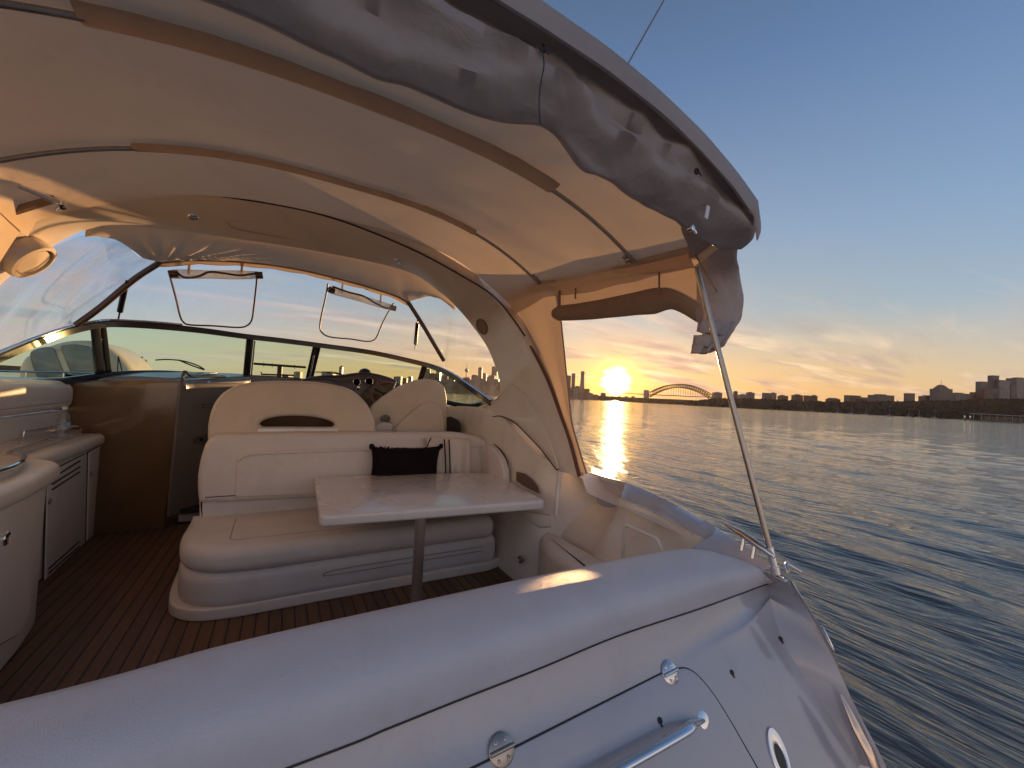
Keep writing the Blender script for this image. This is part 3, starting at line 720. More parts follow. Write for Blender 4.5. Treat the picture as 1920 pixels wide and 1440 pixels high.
# rolled aft curtain: hangs from under the hem, loose and creased
low_px = [(-60, -110), (120, -70), (250, -35), (370, 0), (455, 35), (540, 72), (620, 112), (700, 152), (780, 182), (860, 213), (925, 231), (965, 237), (1003, 243), (1040, 262), (1068, 298), (1092, 324), (1118, 332), (1146, 345), (1180, 370), (1212, 384), (1248, 405), (1280, 424), (1318, 452), (1352, 468), (1380, 470)]
low = [PY(px, py, 1.17) for px, py in low_px]
lowr = resamp(spline(low, 8), 150)
topr = [V((min(1.77, p.x + (.07 if p.x > 1.2 else 0)*(p.x-1.2)), 1.06, roof_z(min(p.x, 1.77), 1.05)-.015)) for p in lowr]
rows = []
for i, (t_, l_) in enumerate(zip(topr, lowr)):
    x = l_.x; row = []
    n1_ = mnoise.noise(V((x*2.3, 0, 5))); fold = lambda s_: (.026*mnoise.noise(V((x*1.5 - s_*1.2, s_*3.6, 2))) + .014*mnoise.noise(V((x*3.6 + s_*2.5, s_*5.0, 7))) + .034*(.30-abs(mnoise.noise(V((x*2.9+s_*3.4, s_*3.0-x*1.2, 11))))) + .016*(.30-abs(mnoise.noise(V((x*6.5-s_*3.4, s_*5.0+x*2, 21)))))  + .007*mnoise.noise(V((x*9+s_*6, s_*8, 9)))*(1+2*math.exp(-((x-.72)/.22)**2)+2*math.exp(-((x-1.25)/.3)**2)))*(1-.6*s_**6)
    for k, s_ in enumerate([0, .06, .14, .24, .34, .44, .54, .64, .74, .83, .90, .95, .985, 1.0]):
        p = t_.lerp(l_, s_); bul = .075*math.sin(math.pi*min(1, s_*.95)**1.4)*(1+.35*n1_) - .02*math.sin(math.pi*min(1, s_*3.2)) * (s_ < .31)
        row.append(p + V((0, -bul - fold(s_)*min(1, s_*5)*1.5, .004*mnoise.noise(V((x*14, 1, 1)))*(s_ > .8))))
    l2 = row[-1]
    for k, s_ in enumerate((.2, .5, 1)):
        row.append(l2 + V((0, .05*s_+.035*s_, .12*s_*s_ + .006*mnoise.noise(V((x*11, 4, 1)))*s_)))
    rows.append(row)
mb = MB(); mb.grid(rows); mb.build('rolled_curtain', cloth, canopy, angle=80, solid=.003)
# seams, snaps and lit twists along the curtain
for px0, pts in ((0, ((1009, 100), (1013, 130), (1006, 170), (1004, 205), (1006, 240))),):
    mb = MB(); mb.tube([PY(px, py, 1.02) + V((0, -.02, 0)) for px, py in pts], .0022, n=5); mb.build('curtain_seam', rubber, canopy)
for px, py in ((1017, 92), (1305, 322)):
    mb = MB(); p = PY(px, py, 1.015); mb.lathe(p, [(.013, 0), (.013, .006), (.009, .008), (.008, .003), (0, .003)], -Y, 14); mb.tube([p+V((.0, -.01, 0)), p+V((.012, -.016, -.022))], .003, n=5, smooth=0); mb.build('twist_fastener', rubber, canopy)
# bunched corner of the curtain, hanging beside the pole
cl = [(1300, 345), (1286, 385), (1288, 430), (1296, 470), (1303, 510), (1309, 560), (1316, 605), (1322, 640), (1330, 662)]
crr = [(1389, 366), (1391, 390), (1389, 412), (1380, 435), (1375, 480), (1384, 520), (1389, 560), (1384, 603), (1352, 640)]
yb_ = lambda py: 1.15 + .40*sm(400, 545, py)
LA = resamp(spline([PY(px, py, yb_(py)+.03) for px, py in cl], 6), 46); RA = resamp(spline([PY(px, py, yb_(py)-.02) for px, py in crr], 6), 46)
rows = []
for i, (l_, r_) in enumerate(zip(LA, RA)):
    s_ = i/45; row = []
    for k in range(30):
        a_ = 2*math.pi*k/30; c = (l_+r_)/2; h = (r_-l_)/2
        ff = .014*mnoise.noise(V((math.cos(a_)*2+s_*3.2, math.sin(a_)*2-s_*2.0, s_*4))) + .008*mnoise.noise(V((math.cos(a_)*5+s_*7, math.sin(a_)*5, s_*9)))
        row.append(c + h*math.cos(a_)*(1+ff*2.5) + V((0.0, 1, 0))*math.sin(a_)*(.085-.035*s_+ff*1.6) )
    rows.append(row)
mb = MB(); mb.grid(rows, cv=True, capu=True); mb.build('bunched_curtain', cloth, canopy, angle=80)
# pleated tail under it
for k, (x0, y0, x1, y1, dy) in enumerate(((1312, 602, 1380, 604, 0), (1306, 628, 1362, 628, .012), (1301, 646, 1344, 640, .024))):
    a_, b_ = PY(x0, y0, 1.52+dy), PY(x1, y1, 1.48+dy); c_ = PY(x1-22, y1+(26 if k < 2 else 22), 1.49+dy); d_ = PY(x0-3, y0+(20 if k < 2 else 17), 1.53+dy)
    rr_ = [[a_.lerp(b_, t).lerp(d_.lerp(c_, t), s_) + V((0, .012*math.sin(t*9+k), 0)) for t in [i/12 for i in range(13)]] for s_ in (0, .3, .6, .9, 1)]
    mb = MB(); mb.grid(rr_); mb.build('pleat', cloth, canopy, solid=.02)
p = PY(1326, 398, 1.01); mb = MB(); mb.box(p, (.018, .004, .055), Matrix.Rotation(rad(12), 3, 'Y')); mb.build('label_tab', simple('white_tab', (.75, .76, .8), .5), canopy)
p = PY(1292, 425, 1.09)
mb = MB(); mb.tube([p, p+V((.03, 0, -.004)), p+V((.045, .0, -.018))], .007, n=8); mb.lathe(p+V((.012, 0, -.005)), [(.012, -.01), (.012, .012), (0, .014)], -Y, 12); mb.build('strap_hook', steel, canopy)

# bows under the roof
def x_on(px, py, y): return PY(px, py, y).x
def bow(y, mat, r, x0, x1, dz=-.018, n=60, flat=1, name='bow_tube', seg=None, jag=0):
    pts = []
    for i in range(n+1):
        x = x0+(x1-x0)*i/n; pts.append(V((x, y, roof_z(x, y)+dz)))
    mb = MB(); mb.tube(pts, r, n=10, smooth=0, flat=flat); return mb.build(name, mat, canopy)
for y_, s0, s1 in ((1.80, (118, 20, 1.7), (1045, 362, 1.75)), (2.89, (255, 250, 2.9), (888, 432, 2.9))):
    bow(y_, dsteel, .012, -1.30, x_on(*s0)+.01, -.022); bow(y_, dsteel, .012, x_on(*s1)-.01, 1.88, -.022)
def sleeve_strip(y0, y1, x0, x1, name):
    rows = []; n = 90
    for i in range(n+1):
        x = x0+(x1-x0)*i/n; wob = .012*mnoise.noise(V((x*4, y0, 3)))+.005*mnoise.noise(V((x*15, y0, 3)))
        ym = (y0+y1)/2
        rows.append([V((x, y1+.0, roof_z(x, y1)-.008)), V((x, y1-.010, roof_z(x, y1)-.019)), V((x, ym+.02, roof_z(x, ym)-.030)), V((x, ym-.02, roof_z(x, ym)-.032)), V((x, y0+.016+wob, roof_z(x, y0)-.026)), V((x, y0+wob, roof_z(x, y0)-.020)), V((x, y0+.01+wob, roof_z(x, y0)-.010))])
    mb = MB(); mb.grid(rows); return mb.build(name, sleeve, canopy, angle=60)
sleeve_strip(1.725, 1.86, x_on(118, 20, 1.7), x_on(1045, 362, 1.75), 'bow_sleeve')
sleeve_strip(2.83, 2.94, x_on(255, 250, 2.9), x_on(888, 432, 2.9), 'bow_sleeve')
def fitting(px, py, y):
    p = PY(px, py, y); mb = MB(); mb.tube([p+V((-.03, 0, .02)), p], .016, smooth=0); mb.lathe(p+V((.0, -.01, -.005)), [(.02, -.015), (.02, .015), (.012, .02), (0, .02)], V((.3, -1, .2)), 14); mb.box(p+V((.022, 0, -.012)), (.035, .03, .012)); mb.build('bow_fitting', dsteel, canopy)
fitting(1176, 487, 1.83); fitting(1003, 522, 2.9); fitting(60, 0, 2)
# fore-and-aft side rails wrapped in cloth, with valance
rail = [PX(925, 545, 1.86), PX(1010, 530, 1.90), PX(1100, 510, 1.92), PX(1200, 490, 1.92), PX(1292, 468, 1.92)]
mb = MB(); mb.tube(rail, .022, n=12); mb.build('side_rail', sleeve, canopy)
a_ = [PX(px, py, 1.93) for px, py in ((920, 540), (1010, 522), (1100, 500), (1200, 478), (1292, 456))]
b_ = [PX(px, py, 1.945) for px, py in ((925, 560), (1010, 549), (1100, 533), (1200, 517), (1303, 502))]
mb = MB(); mb.grid([[p.lerp(q_, t) + V((-.018*math.sin(math.pi*t), 0, 0)) for t in (0, .2, .4, .6, .8, 1)] for p, q_ in zip(resamp(spline(a_), 30), resamp(spline(b_), 30))]); mb.build('valance', sleeve, canopy)
b2 = [PX(px, py, 1.96) for px, py in ((1045, 578), (1100, 574), (1170, 568), (1230, 556), (1306, 580))]
b1 = [PX(px, py, 1.95) for px, py in ((1040, 542), (1100, 531), (1200, 514), (1250, 506), (1306, 500))]
mb = MB(); mb.grid([[p.lerp(q_, t) for t in (0, .5, 1)] for p, q_ in zip(resamp(spline(b1), 30), resamp(spline(b2), 30))]); mb.build('upper_side_cloth', sidecl, canopy)
# rolled side flap: soft roll that sags and kinks before the pole
c0 = [(1040, 588), (1100, 583), (1170, 573), (1228, 564), (1262, 562), (1312, 588)]
hw = [.062, .07, .076, .082, .06, .055]
cc = [PX(px, py, 1.965) for px, py in c0]; cs = spline(cc, 8); rows = []
for i, p in enumerate(cs):
    t = i/(len(cs)-1)*(len(hw)-1); k = min(int(t), len(hw)-2); h = hw[k]+(hw[k+1]-hw[k])*(t-k)
    if i == 0: h *= .7
    rows.append([p + V((math.cos(a2)*.035, 0, math.sin(a2)*h*(1+.05*mnoise.noise(V((i*.2, a2, 0)))))) for a2 in [2*math.pi*q_/14 for q_ in range(14)]])
mb = MB(); mb.grid(rows, cv=True, capu=True); mb.build('rolled_side_flap', flapcl, canopy, angle=60)
for px, py0, py1 in ((1049, 545, 572), (1079, 540, 560), (1236, 510, 552)):
    mb = MB(); mb.tube([PX(px, py0, 1.93), PX(px, py1, 1.93)], .006 if px != 1049 else .011, smooth=0, n=8); mb.build('flap_strap', flapcl, canopy)
# side curtain beside the arch, glowing with the low sun behind it
ea = [PX(px, py, 1.99) for px, py in ((915, 548), (940, 570), (980, 622), (1007, 668), (1032, 720), (1052, 775), (1070, 825), (1088, 893))]
eb = [PX(px, py, 2.01) for px, py in ((1047, 540), (1050, 580), (1055, 630), (1061, 690), (1066, 735), (1072, 790), (1086, 842), (1100, 888))]
EA, EB = resamp(spline(ea), 60), resamp(spline(eb), 60)
rows = []
for i, (p, q_) in enumerate(zip(EA, EB)):
    rows.append([p.lerp(q_, t) + V((.016*math.sin(t*9+i*.035)*math.sin(math.pi*t), 0, 0)) for t in [k/16 for k in range(17)]])
mb = MB(); mb.grid(rows); mb.build('side_curtain', sidecl, canopy, angle=80)
mb = MB(); mb.tube([p + V((-.012, 0, 0)) for p in EA], .013, n=8, smooth=0); mb.build('curtain_piping', simple('rust_piping', (.16, .06, .03), .7), canopy)
mb = MB(); mb.tube([p for p in EB], .006, n=8, smooth=0); mb.build('curtain_piping', flapcl, canopy)
mb = MB(); p = PX(1090, 888, 2.0); mb.lathe(p, [(.014, -.01), (.014, .01), (0, .012)], -Y, 12); mb.build('curtain_snap', steel, canopy)
# the stainless support pole and its deck bracket
pt_, pb_ = PY(1306, 500, 1.42), V((2.13, 1.12, .72))
pb_ = PX(1452, 1062, 2.12)
mb = MB(); mb.tube([pt_, pb_], .0145, n=16, smooth=0); pole = mb.build('support_pole', dsteel, canopy)
dv = (pb_-pt_).normalized()
mb = MB(); mb.tube([pb_-dv*.09, pb_-dv*.0], .018, n=16, smooth=0); mb.tube([pb_-dv*.0, pb_+dv*.035], .022, smooth=0, n=14); mb.lathe(pb_-dv*.05, [(.01, .012), (.012, .03), (.007, .038), (0, .038)], V((1, .4, 0)), 10); mb.build('pole_foot', steel, pole)
mb = MB(); pp_ = pb_+dv*.04; mb.box(pp_ + V((0, 0, -.004)), (.03, .09, .008), Matrix.Rotation(rad(8), 3, 'X')); mb.build('deck_bracket', steel, pole, bevel=.004)
pt2 = PY(1296, 478, 1.42)
mb = MB(); mb.tube([PY(1299, 470, 1.41), PY(1345, 548, 1.25)], .0035, smooth=0, n=6); mb.build('strap', flapcl, canopy)
# port side: small chromed stay and dark trim
def pport(px, py): return PY(px, py, 3.30)
mb = MB(); mb.tube([PY(35, 349, 3.12), PY(112, 380, 3.24)], .014, n=12, smooth=0); p = PY(116, 384, 3.24); mb.lathe(p, [(.018, -.02), (.018, .02), (0, .022)], V((.3, -.5, -.8)), 12); mb.tube([p, p+V((-.02, 0, -.04))], .01, smooth=0); mb.build('chrome_stay', chrome, canopy)
ps = [PX(px, py, -1.46) for px, py in ((-60, 300), (0, 330), (60, 370), (108, 388))]
mb = MB(); pa = [PY(px, py, 3.3) for px, py in ((-160, 470), (-60, 436), (0, 404), (60, 384), (104, 370))]; mb.tube(pa, .026, n=8); mb.build('port_rail', flapcl, canopy)
# port canopy side cloth down to the port side
rows = []
for y in [1.1+.1*i for i in range(24)]:
    e = V((HX-EDGE-.02, y, roof_z(HX-EDGE, y)-.06)); rows.append([e + V((-.30*t, 0, -.85*t)) + V((.02*math.sin(y*9+t*4)*t, 0, 0)) for t in (0, .15, .3, .5, .75, 1)])
mb = MB(); mb.grid(rows[7:]); mb.build('port_side_cloth', lining, canopy, angle=80)

# ------------------------------------------------------------------ windscreen and forward enclosure
wtop_plan = [(-1.74, 2.6), (-1.74, 4.45), (-1.66, 4.85), (-1.45, 5.2), (-1.0, 5.55), (-.4, 5.78), (.25, 5.85), (.9, 5.74), (1.45, 5.45), (1.78, 5.05), (1.93, 4.6), (1.97, 4.0), (1.98, 3.3)]
wbot_plan = [(x + (-.04 if x < 0 else .04)*(y < 4.9), y+.42*sm(3.9, 5.3, y)) for x, y in wtop_plan]
Wt = lambda px, py: PC(px, py, wtop_plan)
Wb = lambda px, py: PC(px, py, wbot_plan)
top_px = [(-90, 700), (-30, 676), (0, 664), (62, 639), (125, 618), (179, 607), (217, 605), (300, 610), (380, 618), (460, 629), (530, 637), (600, 646), (700, 660), (790, 680), (822, 690), (850, 703), (885, 727), (922, 753)]
wt = spline([Wt(*q_) for q_ in top_px], 6)
ws = tag(empty('windscreen', (XC, 5.8, 1.4)), 'wraparound boat windscreen, black and chrome frame with green tinted panes', 'windscreen')
def ribbon_bar(pts, wv, h, name, mat, parent, dz=0):
    rows = []
    for i, p in enumerate(pts):
        t = (pts[min(i+1, len(pts)-1)]-pts[max(i-1, 0)]).normalized(); s_ = t.cross(Z).normalized(); u = s_.cross(t)
        rows.append([p + s_*a*wv + u*(b*h+dz) for a, b in ((-.5, -.5), (-.5, .3), (-.3, .5), (.3, .5), (.5, .3), (.5, -.5))])
    mb = MB(); mb.grid(rows, cv=True, capu=True); return mb.build(name, mat, parent)
ribbon_bar(wt, .05, .062, 'top_frame', frame_m, ws, -.012)
mb = MB(); mb.tube([p + V((0, -.02 if abs(p.x-XC) < 1.5 else 0, .026)) + (V((XC, 4.6, 0))-V((p.x, p.y, 0))).normalized()*.012 for p in wt[:46]], .011, n=8, smooth=0); mb.build('chrome_trim', chrome, ws)
mb = MB(); mb.tube([p + (V((XC, 4.4, 0))-V((p.x, p.y, 0))).normalized()*.02 + V((0, 0, .022)) for p in wt[84:]], .009, n=8, smooth=0); mb.build('chrome_trim', chrome, ws)
bot_px = [(-90, 735), (-30, 722), (0, 718), (60, 715), (120, 712), (170, 706), (200, 701), (300, 698), (400, 703), (460, 706), (530, 709), (600, 716), (700, 724), (770, 732), (808, 742), (840, 753), (880, 760), (905, 756), (922, 752)]
wb = spline([Wb(*q_) for q_ in bot_px], 6)
ribbon_bar(wb, .05, .06, 'bottom_frame', frame_m, ws, -.008)
# mullions
def mull(t0, t1, w_, name='mullion'):
    p, q_ = Wt(*t0), Wb(*t1); d = (q_-p).normalized(); s_ = d.cross((V((XC, 4, 1.7))-p).normalized()).normalized()
    n_ = s_.cross(d); mb = MB(); mb.add([v + s_*a*w_ + n_*b*.03 for v in (p, q_) for a, b in ((-.5, -.5), (.5, -.5), (.5, .5), (-.5, .5))], [(0, 1, 2, 3), (7, 6, 5, 4), (0, 4, 5, 1), (1, 5, 6, 2), (2, 6, 7, 3), (3, 7, 4, 0)])
    return mb.build(name, frame_m, ws, bevel=.004)
for a_, b_, w_ in (((179, 614), (187, 702), .07), ((193, 614), (203, 702), .045), ((469, 632), (462, 706), .075), ((594, 650), (579, 714), .095), ((797, 684), (781, 736), .075)):
    mull(a_, b_, w_)
mb = MB(); mb.tube([Wt(478, 640)+V((0, -.03, 0)), Wb(472, 704)+V((0, -.06, 0))], .009, smooth=0); mb.build('chrome_hinge_rod', chrome, ws)
mb = MB(); mb.tube([Wt(588, 668)+V((0, -.06, 0)), Wb(580, 708)+V((0, -.10, 0))], .010, smooth=0); mb.build('chrome_hinge_rod', chrome, ws)
# panes
def pane(i0, i1, mat, name='pane'):
    tt = resamp([p + V((0, 0, -.03)) for p in wt[i0:i1+1]], 24); bb = resamp([p for p in wb[j0(i0):j0(i1)+1]], 24)
    mb = MB(); mb.grid([[p.lerp(q_, t) for t in (0, .33, .66, 1)] for p, q_ in zip(tt, bb)]); return mb.build(name, mat, ws)
def az(p): return math.atan2(p.x, p.y)
def j0(i):
    if i >= len(wt)-1: return len(wb)-1
    return min(range(len(wb)), key=lambda k: abs(az(wb[k])-az(wt[i])))
def ti(px): return min(range(len(wt)), key=lambda k: abs(az(wt[k])-az(Wt(px, 660))))
cuts = [0, ti(186), ti(466), ti(590), ti(792), len(wt)-1]
for a_, b_ in zip(cuts, cuts[1:]): pane(a_, b_, glass)
# centre vent window latch bar
mb = MB(); p, q_ = Wb(474, 682)+V((0, -.05, 0)), Wb(573, 689)+V((0, -.05, 0)); mb.tube([p, q_], .016, smooth=0)
for t in (.2, .36, .78): mb.tube([p.lerp(q_, t)+V((0, 0, .03)), p.lerp(q_, t)+V((0, 0, -.03))], .005, smooth=0)
mb.tube([p.lerp(q_, .5), p.lerp(q_, .5)+V((0, 0, -.16))], .03, smooth=0)
a2, b2_ = Wb(490, 702)+V((0, -.05, 0)), Wb(552, 704)+V((0, -.05, 0)); mb.tube([a2+V((0, 0, .03)), a2, b2_, b2_+V((0, 0, .03))], .011, smooth=0)
mb.build('vent_latch', black, ws)
def wiper(pts, extra):
    o = MB(); P_ = [Wb(px, py)+V((0, .12, 0)) for px, py in pts]; o.tube(P_, .008, n=6); E_ = [Wb(px, py)+V((0, .12, 0)) for px, py in extra]; o.tube(E_, .009, n=6); o.build('wiper', black, ws)
wiper([(286, 674), (310, 673), (340, 676), (366, 684), (380, 692)], [(380, 693), (352, 683), (333, 675), (330, 674)])
wiper([(592, 697), (610, 698), (635, 701), (655, 704)], [(656, 706), (630, 698), (604, 697)])
# forward bow and legs
bowp = [PY(300, 492, 5.0), PY(360, 487, 5.06), PY(450, 490, 5.12), PY(530, 499, 5.14), PY(600, 513, 5.14), PY(680, 534, 5.12), PY(740, 553, 5.06), PY(765, 566, 5.0)]
bs = resamp(spline(bowp, 8), 80)
encl = tag(empty('forward_enclosure', (XC, 4.8, 1.9)), 'clear vinyl and cloth enclosure between the arch and the windscreen', 'enclosure')
mb = MB(); mb.tube(bs, .022, n=10, smooth=0); mb.build('front_bow', flapcl, encl)
legp = [bs[0], PY(250, 525, 4.99), PY(190, 575, 4.98), Wt(142, 610)]
legs = [bs[-1], PY(790, 605, 4.95), PY(812, 642, 4.9), Wt(832, 676)]
frm = simple('bronze_bow', (.13, .085, .06), .35, metal=.6, var=.1)
for l_ in (legp, legs):
    mb = MB(); mb.tube(l_, .026, n=10); mb.build('bow_leg', frm, encl)
for a_, b_ in (((237, 526), (222, 598)), ((783, 600), (778, 655))):
    p = PY(*a_, 4.95); q_ = Wt(*b_); mb = MB(); mb.tube([p, q_], lambda t: .007 if t < .1 or t > .85 else .014, n=10, smooth=0 if 0 else 4); mb.tube([p.lerp(q_, .12), p.lerp(q_, .8)], .023, n=10, smooth=0); mb.build('gas_strut', black, encl)
# cloth between arch and front bow
pe = spline([PY(160, 434, 3.975), PY(190, 440, 4.1), PY(222, 452, 4.35), PY(250, 470, 4.6), PY(268, 484, 4.85)], 6)
ce = spline([PY(785, 560, 4.85), PY(806, 556, 4.6), PY(830, 560, 4.3), PY(853, 574, 4.03)], 6)
fb = resamp(pe + bs + ce, 110)
def near_i(p): return min(range(len(Bu)), key=lambda k: (Bu[k]-p).length)
ab = resamp(Bu[near_i(PY(853, 574, 3.97)):near_i(PY(160, 433, 3.97))+1], 110)[::-1]
rows = []
for i, (p, q_) in enumerate(zip(ab, fb)):
    row = []
    for t in [k/22 for k in range(23)]:
        d = (q_-bs[0]).length; g_ = math.exp(-(d/.75)**2)
        ang = math.atan2((p.lerp(q_, t)-bs[0]).x, -(p.lerp(q_, t)-bs[0]).y)
        w1 = g_*.030*math.sin(ang*34+.9*math.sin(ang*7))*math.sin(math.pi*min(1, t))*(.3+t)
        w2 = .012*math.sin(i*.62+2*math.sin(i*.2))*t*t*math.sin(math.pi*min(1, t*.98))
        row.append(p.lerp(q_, t) + V((0, 0, (w1+w2) - .05*math.sin(math.pi*t) + .015*(1-t))))
    rows.append(row)
hoodm = simple('hood_lining', (.76, .60, .43), .8, var=.06, vscale=2, bump=.2, bscale=500, spec=.2, trans=.22)
mb = MB(); mb.grid(rows); mb.build('hood_cloth', hoodm, encl, angle=80)
# a thin hanging hem under the front bow
mb = MB(); mb.grid([[p+V((0, -.012, -.005)), p+V((0, -.014, -.04-.012*abs(math.sin(i*.31)))), p+V((0, -.002, -.045-.012*abs(math.sin(i*.31))))] for i, p in enumerate(bs)]); mb.build('hood_hem', hoodm, encl)
# front clear vinyl
fr_px = (148, 828)
upr = resamp([legp[3].lerp(legp[0], 0)] + spline([legp[3], legp[2], legp[1], legp[0]], 8) + bs + spline(legs, 8), 90)
# split: top edge follows the leg, the bow, the leg; bottom follows the windscreen
lowv = []
for p in upr:
    a_ = az(p); k = min(range(len(wt)), key=lambda k: abs(az(wt[k])-a_)); lowv.append(wt[k] + V((0, 0, .02)))
mb = MB(); mb.grid([[p.lerp(q_, t) + V((0, .0, 0)) + V((0, .02*mnoise.noise(V((p.x*3, t*3, 0))), 0))*math.sin(math.pi*t) for t in (0, .2, .4, .6, .8, 1)] for p, q_ in zip(upr, lowv)]); mb.build('front_vinyl', vinylw, encl, angle=80)
# port side vinyl
portlow = [p + V((.0, 0, .02)) for p in wt if p.y < 5.0 and p.x < 0][::-1]
pl_ = resamp(portlow, 50)
archp = [p for p in Bu if p.x < -.9]
portup = resamp(spline([legp[3], legp[2], legp[1], legp[0], PY(262, 482, 4.85), PY(240, 462, 4.6), PY(215, 448, 4.3), PY(190, 438, 4.08), PY(150, 442, 4.0)], 6) + archp[14:], 50)
mb = MB(); mb.grid([[p.lerp(q_, t) + V((-.07*math.sin(math.pi*t)+.02*mnoise.noise(V((p.y*2, t*3, 0))), 0, 0)) for t in [k/10 for k in range(11)]] for p, q_ in zip(portup, pl_)]); mb.build('side_vinyl', vinylp, encl, angle=80)
# starboard side vinyl
su = resamp(spline([PY(768, 570, 4.98), PY(790, 560, 4.85), PY(810, 558, 4.6), PY(835, 563, 4.3), PY(855, 576, 4.05)], 6) + [p for p in Bu if p.x > 1.62 and p.z < 2.45][::-1], 60)
slow = resamp(spline([legs[0], legs[1], legs[2], legs[3]], 6) + [p + V((0, 0, .02)) for p in wt if p.y < 4.95 and p.x > 1.5], 60)
mb = MB(); mb.grid([[p.lerp(q_, t) for t in (0, .25, .5, .75, 1)] for p, q_ in zip(su, slow)]); mb.build('side_vinyl', vinylw, encl, angle=80)
# roll-up window frames with their rolled panels
def vy(px, py):
    """on the slanting clear front sheet"""
    t = (py-495)/(640-495); y = 5.10 + .6*max(0, min(1, t)) - .02*abs(px-500)/300
    return PY(px, py, y-.03)
pip = simple('zip_piping', (.10, .05, .04), .5)
def pan(pts, r):
    o_ = [vy(*q_) for q_ in pts]; mb = MB(); mb.tube(o_, .0095, n=6, smooth=5); return mb
pan([(316, 508), (322, 530), (330, 560), (337, 590), (343, 603), (356, 609), (400, 611), (445, 614), (462, 611), (472, 600), (476, 575), (480, 540), (483, 510)], 0).build('window_zip', pip, encl)
pan([(615, 532), (610, 560), (603, 590), (600, 612), (604, 624), (620, 632), (660, 636), (685, 640), (700, 638), (708, 628), (716, 608), (728, 585), (738, 568)], 0).build('window_zip', pip, encl)
def rollp(a_, b_, r, wave):
    p, q_ = vy(*a_)+V((0, -.05, 0)), vy(*b_)+V((0, -.05, 0)); rows = []
    for i in range(31):
        t = i/30; c = p.lerp(q_, t); rr_ = r*(1+.06*math.sin(t*11)); rows.append([c+V((0, math.cos(k)*rr_*.7, math.sin(k)*rr_)) for k in [2*math.pi*j/14 for j in range(14)]])
    mb = MB(); mb.grid(rows, cv=True, capu=True); o = mb.build('rolled_window', vroll, encl)
    mb = MB(); mb.tube([vy(*w_)+V((0, -.09, 0)) for w_ in wave], .011, n=6); mb.build('rolled_zip', pip, o)
    for t in (0, 1): mb = MB(); c = p.lerp(q_, t); mb.tube([c-(q_-p).normalized()*.02, c+(q_-p).normalized()*.05], r*.85, n=12, smooth=0); mb.build('roll_end', frm, o)
    for t in (.18, .80): mb = MB(); c = p.lerp(q_, t); mb.tube([c, c+V((0, 0, .14))], .012, n=6, smooth=0); mb.build('roll_strap', sleeve, o)
rollp((325, 516), (483, 518), .045, [(332, 512), (350, 524), (375, 522), (395, 514), (420, 516), (450, 520), (470, 518), (482, 516)])
rollp((618, 545), (733, 578), .042, [(622, 540), (650, 550), (680, 558), (700, 570), (722, 580), (732, 576)])

# ------------------------------------------------------------------ dash and bulkheads (parts of the yacht)
# dash top forward of the brown bulkhead
def dash_z(x, y): return 1.485 + .125*(y-5.2) - .075*sm(-1.25, -1.72, x) - .05*sm(-.50, -.25, x)
def dxl(y): return -1.70 if y < 5.3 else (-1.70+(y-5.3)*.62 if y < 5.75 else -1.42+(y-5.75)*2.1)
def dxr(y): return -.872+(y-5.2)*.62 if y < 6.0 else -.376
def dash_rows(y0, y1, fl, fr, dz, n=16, m=26):
    rows = []
    for i in range(n+1):
        y = y0+(y1-y0)*i/n; l_, r_ = fl(y), fr(y)
        rows.append([V((l_+(r_-l_)*j/m, y, dash_z(l_+(r_-l_)*j/m, y)+dz)) for j in range(m+1)])
    return rows
rr0 = dash_rows(5.215, 6.22, dxl, dxr, 0)
lip = [[p + V((0, -.014, -.05)) for p in rr0[0]], [p + V((0, -.014, -.016)) for p in rr0[0]], [p + V((0, -.008, -.003)) for p in rr0[0]]] + rr0
for r_ in lip: r_.append(r_[-1] + V((.012, 0, -.012))); r_.append(r_[-1] + V((.004, 0, -.09)))
mb = MB(); mb.grid(lip); mb.build('dash_top', dash_m, yacht, angle=50)
hr = dash_rows(5.27, 6.0, lambda y: max(-1.52, dxl(y)+.10), lambda y: dxr(y)-.12-(y-5.2)*.25, .012)
he = [[p + V((0, 0, -.014)) for p in hr[0]]] + hr
for r_ in he: r_.append(r_[-1]+V((.002, 0, -.014))); r_.insert(0, r_[0]+V((-.002, 0, -.014)))
mb = MB(); mb.grid(he); mb.build('sliding_hatch', simple('blue_grey_hatch', (.15, .165, .18), .3, coat=.3), yacht)
bk = [(-1.70, 1.40), (-1.45, 1.455), (-1.2, 1.475), (-.872, 1.478), (-.885, 1.40), (-.94, .0), (-1.72, 0)]
puck(rpoly(bk, [.03, .0, .0, .02, 0, 0, 0]), (0, 5.20, 0), X, Z, Y, .04, .012).build('gloss_bulkhead', brown, yacht)
# companionway door: angled taupe panel behind it
dA, dB = V((-.900, 5.215, 0)), V((-.28, 6.0, 0)); du = (dB-dA).normalized(); dn = V((du.y, -du.x, 0))
dr = rpoly([(-.05, .12), (.95, .12), (.95, 1.49), (-.03, 1.46)], .015)
door = puck(dr, dA, du, Z, dn, .03, .01).build('companionway_door', taupe, yacht)
mb = MB(); p = PP(371, 823, dA, dn)+dn*.03; o_ = [p + du*.085*math.cos(k)*1.0 + Z*.05*math.sin(k) for k in [2*math.pi*j/24 for j in range(24)]]; extr(o_, dn, .012).build('lock', dsteel, door)
mb = MB(); mb.lathe(p+dn*.012, [(.02, 0), (.018, .01), (0, .012)], dn, 14); mb.build('keyhole', black, door)
o_ = [PP(px, py, dA, dn)+dn*.032 for px, py in ((375, 757), (393, 758), (393, 765), (375, 764))]; mb = MB(); mb.tube(o_+[o_[0]], .003, smooth=0, n=6); mb.build('badge', rubber, door)
mb = MB(); mb.tube([dA+dn*.01+V((0, 0, .1)), dA+dn*.01+V((0, 0, 1.46)), dA+dn*.02+du*.12+V((0, .0, 1.53)), dA+dn*.02+du*.5+V((0, 0, 1.55))], .014, n=8); mb.build('door_trim', simple('bronze_grey_trim', (.13, .10, .08), .5), yacht)
